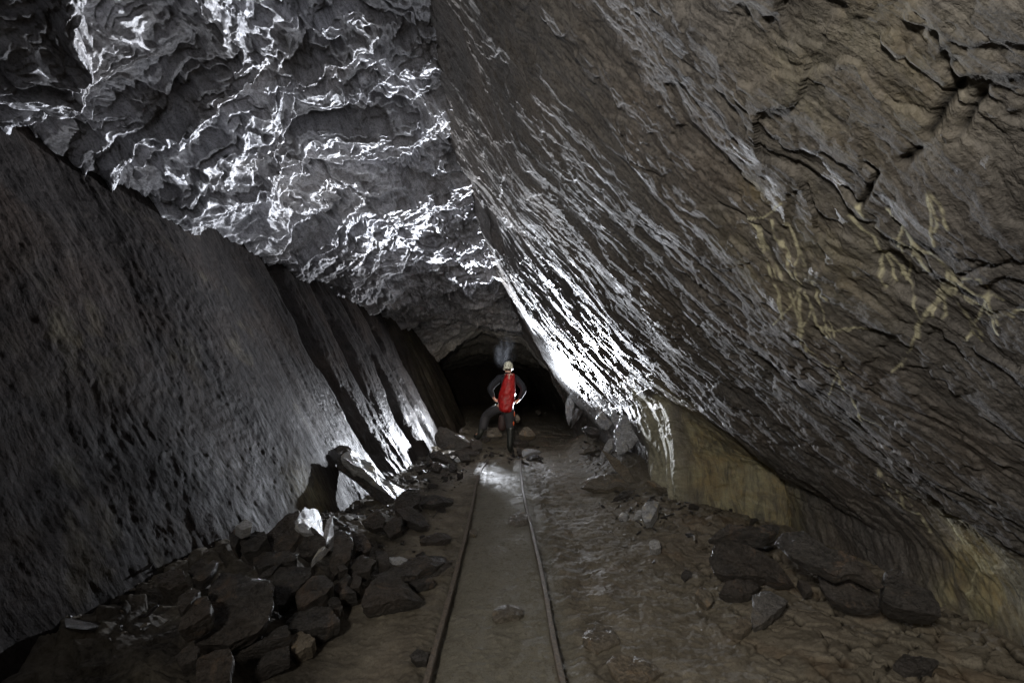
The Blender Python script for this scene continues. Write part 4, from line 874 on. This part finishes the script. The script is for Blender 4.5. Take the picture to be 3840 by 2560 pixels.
# face and ears turned away, modelled on the head
nose = lerp(J['hd0'], J['hd1'], 0.5) + Vector((0, 0.095, 0))
child_skin('nose', [[(None, nose, 0.012), (None, nose + Vector((0, 0.022, -0.02)), 0.014)]], M['skin'], sub=1)
for sx in (-1, 1):
    e = lerp(J['hd0'], J['hd1'], 0.25) + Vector((sx * 0.074, 0.0, 0))
    child_skin('ear', [[(None, e + Vector((0, 0, -0.025)), 0.009), (None, e + Vector((sx * 0.012, -0.01, 0.0)), 0.013), (None, e + Vector((sx * 0.010, -0.005, 0.028)), 0.010)]], M['skin'], sub=1)
child_skin('hair', [[(None, J['nek'] + Vector((0, -0.012, 0.035)), (0.045, 0.05)), (None, J['hd0'] + Vector((0, -0.015, 0.0)), (0.066, 0.07)), (None, J['hd0'] + Vector((0, -0.012, 0.05)), (0.074, 0.08))]], M['hair'])
# fingers closed on the hips
for sx, w_, h_ in ((1, J['wrL'], J['haL']), (-1, J['wrR'], J['haR'])):
    for k in range(4):
        a = lerp(w_, h_, 0.9) + Vector((sx * 0.004, 0.012, 0.024 - 0.016 * k)); ln = (0.036, 0.042, 0.038, 0.028)[k]
        child_skin('finger', [[(None, a, 0.009), (None, a + Vector((sx * ln * 0.7, 0.022, -0.004)), 0.0085), (None, a + Vector((sx * ln * 1.0, 0.045, -0.010)), 0.007)]], M['skin'], sub=1)
    a = lerp(w_, h_, 0.55) + Vector((0, -0.014, -0.012))
    child_skin('thumb', [[(None, a, 0.011), (None, a + Vector((sx * 0.026, -0.008, -0.022)), 0.010), (None, a + Vector((sx * 0.044, -0.006, -0.030)), 0.008)]], M['skin'], sub=1)
jk = child_skin('jacket', [
    [('b', wp(604, 765), (r(112), 0.125)), ('w', J['wai'], (r(114), 0.12)), ('c', J['che'], (r(124), 0.13)), ('u', J['ubk'], (r(126), 0.125)), ('n', wp(632, 352, 8.84), (r(58), 0.065)), ('n2', wp(632, 322, 8.84), (r(48), 0.055))],
    [('u', 0, 0), ('sl', J['shL'], r(66)), ('ml', lerp(J['shL'], J['elL'], 0.55) + Vector((0, 0, 0.008)), r(52)), ('el', J['elL'], r(50)), ('fl', lerp(J['elL'], J['wrL'], 0.55), r(38)), ('wl', lerp(J['elL'], J['wrL'], 0.93), r(25))],
    [('u', 0, 0), ('sr', J['shR'], r(66)), ('mr', lerp(J['shR'], J['elR'], 0.55) + Vector((0, 0, 0.008)), r(52)), ('er', J['elR'], r(50)), ('fr', lerp(J['elR'], J['wrR'], 0.55), r(38)), ('wr', lerp(J['elR'], J['wrR'], 0.93), r(25))],
], M['jacket'])
tr = child_skin('trousers', [
    [('p', wp(600, 810), (r(108), 0.12)), ('w', wp(606, 742), (r(108), 0.115))],
    [('p', 0, 0), ('hl', wp(500, 838, 8.86), r(94)), ('ml', wp(405, 885, 8.95), r(80)), ('kl', wp(318, 940, 9.05), r(70)), ('cl', wp(292, 1030, 9.03), r(76)), ('el', wp(272, 1120, 9.02), r(68)), ('el2', wp(266, 1150, 9.02), r(66))],
    [('p', 0, 0), ('hr', wp(648, 865), r(98)), ('mr', wp(652, 960, 8.82), r(82)), ('kr', wp(660, 1050, 8.84), r(68)), ('er', wp(666, 1128, 8.83), r(66)), ('er2', wp(666, 1158, 8.83), r(64))],
], M['trousers'])
tr['label'] = 'dark grey trousers tucked over black boots with an orange side panel'
for a, b in (((722, 885), (722, 965)), ((712, 1022), (714, 1092))):
    child_skin('side_panel', [[(None, wp(*a, 8.79), (0.011, 0.05)), (None, wp(*b, 8.80), (0.010, 0.04))]], M['orange'], parent=tr, sub=1)
for k1, k2, k3, k4, k5, d in (('L', (268, 1105), (245, 1170), (225, 1222), (150, 1222), 9.02), ('R', (668, 1140), (660, 1290), (655, 1410), (700, 1458), 8.81)):
    top_, mid_, ank_, toe_ = k2, k3, k4, k5
    chain = [(None, wp(top_[0] + 6, top_[1] - 52, d), r(60)), (None, wp(*top_, d), r(58)), (None, wp(*lerp((*top_, 0), (*mid_, 0), 0.5)[:2], d), r(54)), (None, wp(*mid_, d), r(50)), (None, wp(*ank_, d - 0.01), r(44))]
    bt = child_skin('boot', [chain + [(None, wp(ank_[0] + (12 if k1 == 'R' else -14), ank_[1] + 38, d + 0.03), (r(48), 0.045)), (None, wp(*toe_, d + 0.19), (r(42), 0.036))]], M['boot'])
    cc = wp(top_[0], top_[1] + 35, d)
    cs = child_skin('strap', [[(None, cc + Vector((0, 0, 0.012)), r(54)), (None, cc - Vector((0, 0, 0.012)), r(53))]], M['black'], parent=bt, sub=1)
# helmet
def lathe(name, prof, mat, parent, centre, n=48, squash=1.0, tilt=None):
    V = []; Fc = []
    for rr, zz in prof:
        for k in range(n):
            a = 2 * math.pi * k / n; V.append(Vector((rr * math.cos(a), rr * squash * math.sin(a), zz)))
    for i in range(len(prof) - 1):
        for k in range(n): Fc.append((i * n + k, i * n + (k + 1) % n, (i + 1) * n + (k + 1) % n, (i + 1) * n + k))
    Fc.append(tuple(range(n))); Fc.append(tuple(range(len(V) - n, len(V))))
    if tilt: V = [tilt @ v for v in V]
    V = [tuple(v + Vector(centre)) for v in V]
    return mesh_obj(name, V, Fc, mat, parent, smooth=True)
hc = local(wp(635, 262, 8.86)); R0_ = 0.095
prof = [(R0_ * 1.04, -0.035), (R0_ * 1.10, -0.030), (R0_ * 1.03, -0.018)] + [(R0_ * math.cos(a) ** 0.85, 0.128 * math.sin(a)) for a in np.linspace(0.02, 1.5, 12)] + [(0.004, 0.1285)]
hel = lathe('helmet', prof, M['helmet'], body, hc, squash=1.22, tilt=Matrix.Rotation(math.radians(-8), 3, 'X'))
hel['label'] = 'scuffed off white caving helmet'
for k in range(5):
    a = math.radians(-90 + (k - 2) * 32); q = hc + Vector((R0_ * 0.98 * math.cos(a), R0_ * 1.2 * math.sin(a), 0.02 + 0.01 * (k % 2)))
    mesh_obj('vent', *(lambda c_: ([(c_.x - .010, c_.y - .003, c_.z - .007), (c_.x + .010, c_.y - .003, c_.z - .005), (c_.x + .009, c_.y - .003, c_.z + .006), (c_.x - .008, c_.y - .003, c_.z + .009), (c_.x - .010, c_.y + .01, c_.z - .007), (c_.x + .010, c_.y + .01, c_.z - .005), (c_.x + .009, c_.y + .01, c_.z + .006), (c_.x - .008, c_.y + .01, c_.z + .009)], [(0, 1, 2, 3), (4, 5, 6, 7), (0, 1, 5, 4), (1, 2, 6, 5), (2, 3, 7, 6), (3, 0, 4, 7)]))(q), M['black'], hel)
hl = hc + Vector((0, 0.125, 0.03))
child_skin('headlamp', [[(None, PO + hl, 0.024), (None, PO + hl + Vector((0, 0.035, -0.004)), 0.022)]], M['black'], parent=hel, sub=1)
ll = PO + hl + Vector((0, 0.066, -0.005))
child_skin('lens', [[(None, ll, 0.016), (None, ll + Vector((0, 0.004, 0)), 0.014)]], M['lens'], parent=hel, sub=1)
spot('headlamp_beam', tuple(PO + ll - PO + Vector((0, 0.03, 0))), (-0.2, 16, 1.6), 18, 80, 0.8, (0.9, 0.95, 1.0), 0.02)

# tackle bag on the caver's back
lv = [(345,612,716),(352,606,720),(400,585,722),(450,566,724),(510,547,727),(560,532,728),(640,508,724),(720,502,714),(800,503,702),(850,510,692),(880,530,680),(897,555,662),(906,585,630)]
nb = 40; V = []; Fc = []
zs = np.linspace(lv[0][0], lv[-1][0], 46); la = np.array(lv, float)
bo = wp(640, 640, 8.63)
for i, zy in enumerate(zs):
    x0 = np.interp(zy, la[:, 0], la[:, 1]); x1 = np.interp(zy, la[:, 0], la[:, 2])
    c0 = wp((x0 + x1) / 2, zy, 8.63); hw = (x1 - x0) / 2 * PX * 1.06
    for k in range(nb):
        a = 2 * math.pi * k / nb
        cr = 0.010 * perlin(np.array([k * 0.35 + zy * 0.006]), np.array([zy * 0.012]), 3)[0] * 2 + 0.004 * perlin(np.array([math.cos(a) * 6 + zy * 0.02]), np.array([math.sin(a) * 6 + zy * 0.05]), 9)[0] * 2
        rx = hw + cr * 0.3; ry = min(hw * 0.95, 0.12) + cr
        V.append((c0.x + rx * math.copysign(abs(math.cos(a)) ** 0.85, math.cos(a)), c0.y + ry * math.copysign(abs(math.sin(a)) ** 0.85, math.sin(a)), c0.z))
    if i:
        for k in range(nb): Fc.append(((i - 1) * nb + k, (i - 1) * nb + (k + 1) % nb, i * nb + (k + 1) % nb, i * nb + k))
Fc.append(tuple(range(nb))); Fc.append(tuple(range(len(V) - nb, len(V))))
BO = (bo.x, bo.y, bo.z - 0.4)
bag = mesh_obj('tackle_bag', V, Fc, M['red'], smooth=True, origin=BO)
tag(bag, 'red drawstring tackle bag slung on the caver\'s back', 'bag')
def bag_skin(name, pts, rad, mat):
    ch = [[(None, Vector(p) - Vector(BO), rad) for p in pts]]
    return skinned(name, ch, mat, bag, 1)
bag_skin('cord', [wp(x, y, 8.545) for x, y in ((620, 362), (650, 356), (680, 352), (706, 362))], 0.006, M['cord'])
bag_skin('cord', [wp(x, y, 8.53) for x, y in ((652, 358), (643, 385), (640, 410), (646, 425), (654, 410), (650, 385), (656, 360))], 0.004, M['cord'])
for x0, x1 in ((585, 540), (722, 745)):
    bag_skin('strap', [wp(x0, 380, 8.70), wp(x1, 372, 8.76), wp(x1, 400, 8.95)], 0.012, M['black'])
bag_skin('strap', [wp(515, 790, 8.66), wp(492, 750, 8.70), wp(488, 720, 8.78)], 0.013, M['black'])
bag_skin('strap', [wp(704, 790, 8.66), wp(718, 765, 8.70), wp(722, 735, 8.78)], 0.013, M['black'])

# lamp on a small stand behind the caver, and the pack under it
lr = empty('stand_lamp', (LAMP.x + 0.0, LAMP.y + 0.05, gz(LAMP.x, LAMP.y + .05)))
tag(lr, 'small bright lamp glinting just behind the caver\'s right elbow', 'lamp')
lo = Vector(lr.location)
def part_skin(name, pts, rad, mat, root, o0):
    return skinned(name, [[(None, Vector(p) - o0, q) for p, q in zip(pts, rad)]], mat, root, 1)
part_skin('lamp_head', [LAMP + Vector((0, 0.030, 0)), LAMP + Vector((0, 0.10, 0))], [0.026, 0.022], M['black'], lr, lo)
part_skin('lens', [LAMP + Vector((0, -0.004, 0)), LAMP + Vector((0, 0.004, 0))], [0.022, 0.022], M['lens'], lr, lo)
for q in (ADDED_UP, ADDED_LOW):  # unseen heads and arms, added to carry the two added lights
    part_skin('lamp_head', [q + Vector((0, 0.030, 0)), q + Vector((0, 0.10, 0))], [0.026, 0.022], M['black'], lr, lo)
    part_skin('added_bracket', [q + Vector((0, 0.08, 0)), LAMP + Vector((0, 0.09, 0))], [0.006, 0.006], M['black'], lr, lo)
part_skin('pole', [LAMP + Vector((0, 0.07, -0.02)), lo + Vector((0, 0.02, 0.35))], [0.008, 0.009], M['black'], lr, lo)
for k in range(3):
    a = 2.1 * k + 1.6; part_skin('leg', [lo + Vector((0, 0.02, 0.38)), lo + Vector((0.2 * math.cos(a), 0.02 + 0.2 * math.sin(a), 0.0))], [0.007, 0.006], M['black'], lr, lo)
M['brown'] = plain('dark_brown_cloth', (0.028, 0.011, 0.008), 0.7, var=0.3, bump=0.4)
pb = empty('equipment_pack', tuple(at_y(*src('Z2', [(540, 1190)])[0], 9.7)))
tag(pb, 'dark red brown pack on the floor, seen between the caver\'s legs', 'pack')
po = Vector(pb.location)
skinned('pack_body', [[(None, wp(545, 1180, 9.7) - po, (0.075, 0.09)), (None, wp(545, 1060, 9.7) - po, (0.085, 0.10)), (None, wp(545, 950, 9.7) - po, (0.07, 0.08)), (None, wp(545, 915, 9.7) - po, (0.03, 0.03))]], M['brown'], pb, 2)
skinned('strap', [[(None, wp(545, 920, 9.62) - po, 0.008), (None, wp(575, 985, 9.58) - po, 0.008), (None, wp(570, 1090, 9.58) - po, 0.008)]], M['black'], pb, 1)
S('boulder', 'brown peaked rock behind the caver\'s right knee', 'Z2', [(722,960),(738,922),(770,930),(806,985),(790,1012),(740,1016)], 0.2, (0,-0.8,0.5), 0.15, 'rock_mud', 'boulder', depth=9.75)

# breath rising over the helmet
t = NT('breath'); t.n.remove(t.b); vol = t.new('ShaderNodeVolumePrincipled')
tc = t.new('ShaderNodeTexCoord').outputs['Object']
nz = t.noise(t.scaled(tc, (1, 1, 0.45)), 5.5, 4, 0.55, 0.9)
gr = t.new('ShaderNodeTexGradient', gradient_type='SPHERICAL', i={'Vector': t.scaled(tc, (1 / 0.25, 1 / 0.23, 1 / 0.48))}).outputs['Fac']
dn = t.math('MULTIPLY', t.math('MULTIPLY', t.mapr(nz, 0.48, 0.72, 0, 1), gr), 0.035)
t.link(dn, vol.inputs['Density']); vol.inputs['Color'].default_value = (0.9, 0.93, 1, 1); vol.inputs['Anisotropy'].default_value = 0.2
t.link(vol.outputs[0], t.n['Material Output'].inputs['Volume'])
bc = wp(590, 60, 9.15)
bm = bmesh.new(); bmesh.ops.create_icosphere(bm, subdivisions=3, radius=1.0)
for v in bm.verts: v.co = Vector((v.co.x * 0.26, v.co.y * 0.24, v.co.z * 0.5))
me = bpy.data.meshes.new('breath_cloud'); bm.to_mesh(me); bm.free(); me.materials.append(t.m)
o = put(bpy.data.objects.new('breath_cloud', me)); o.location = bc
tag(o, 'wisp of breath rising above the caver\'s helmet', 'breath', kind='stuff')
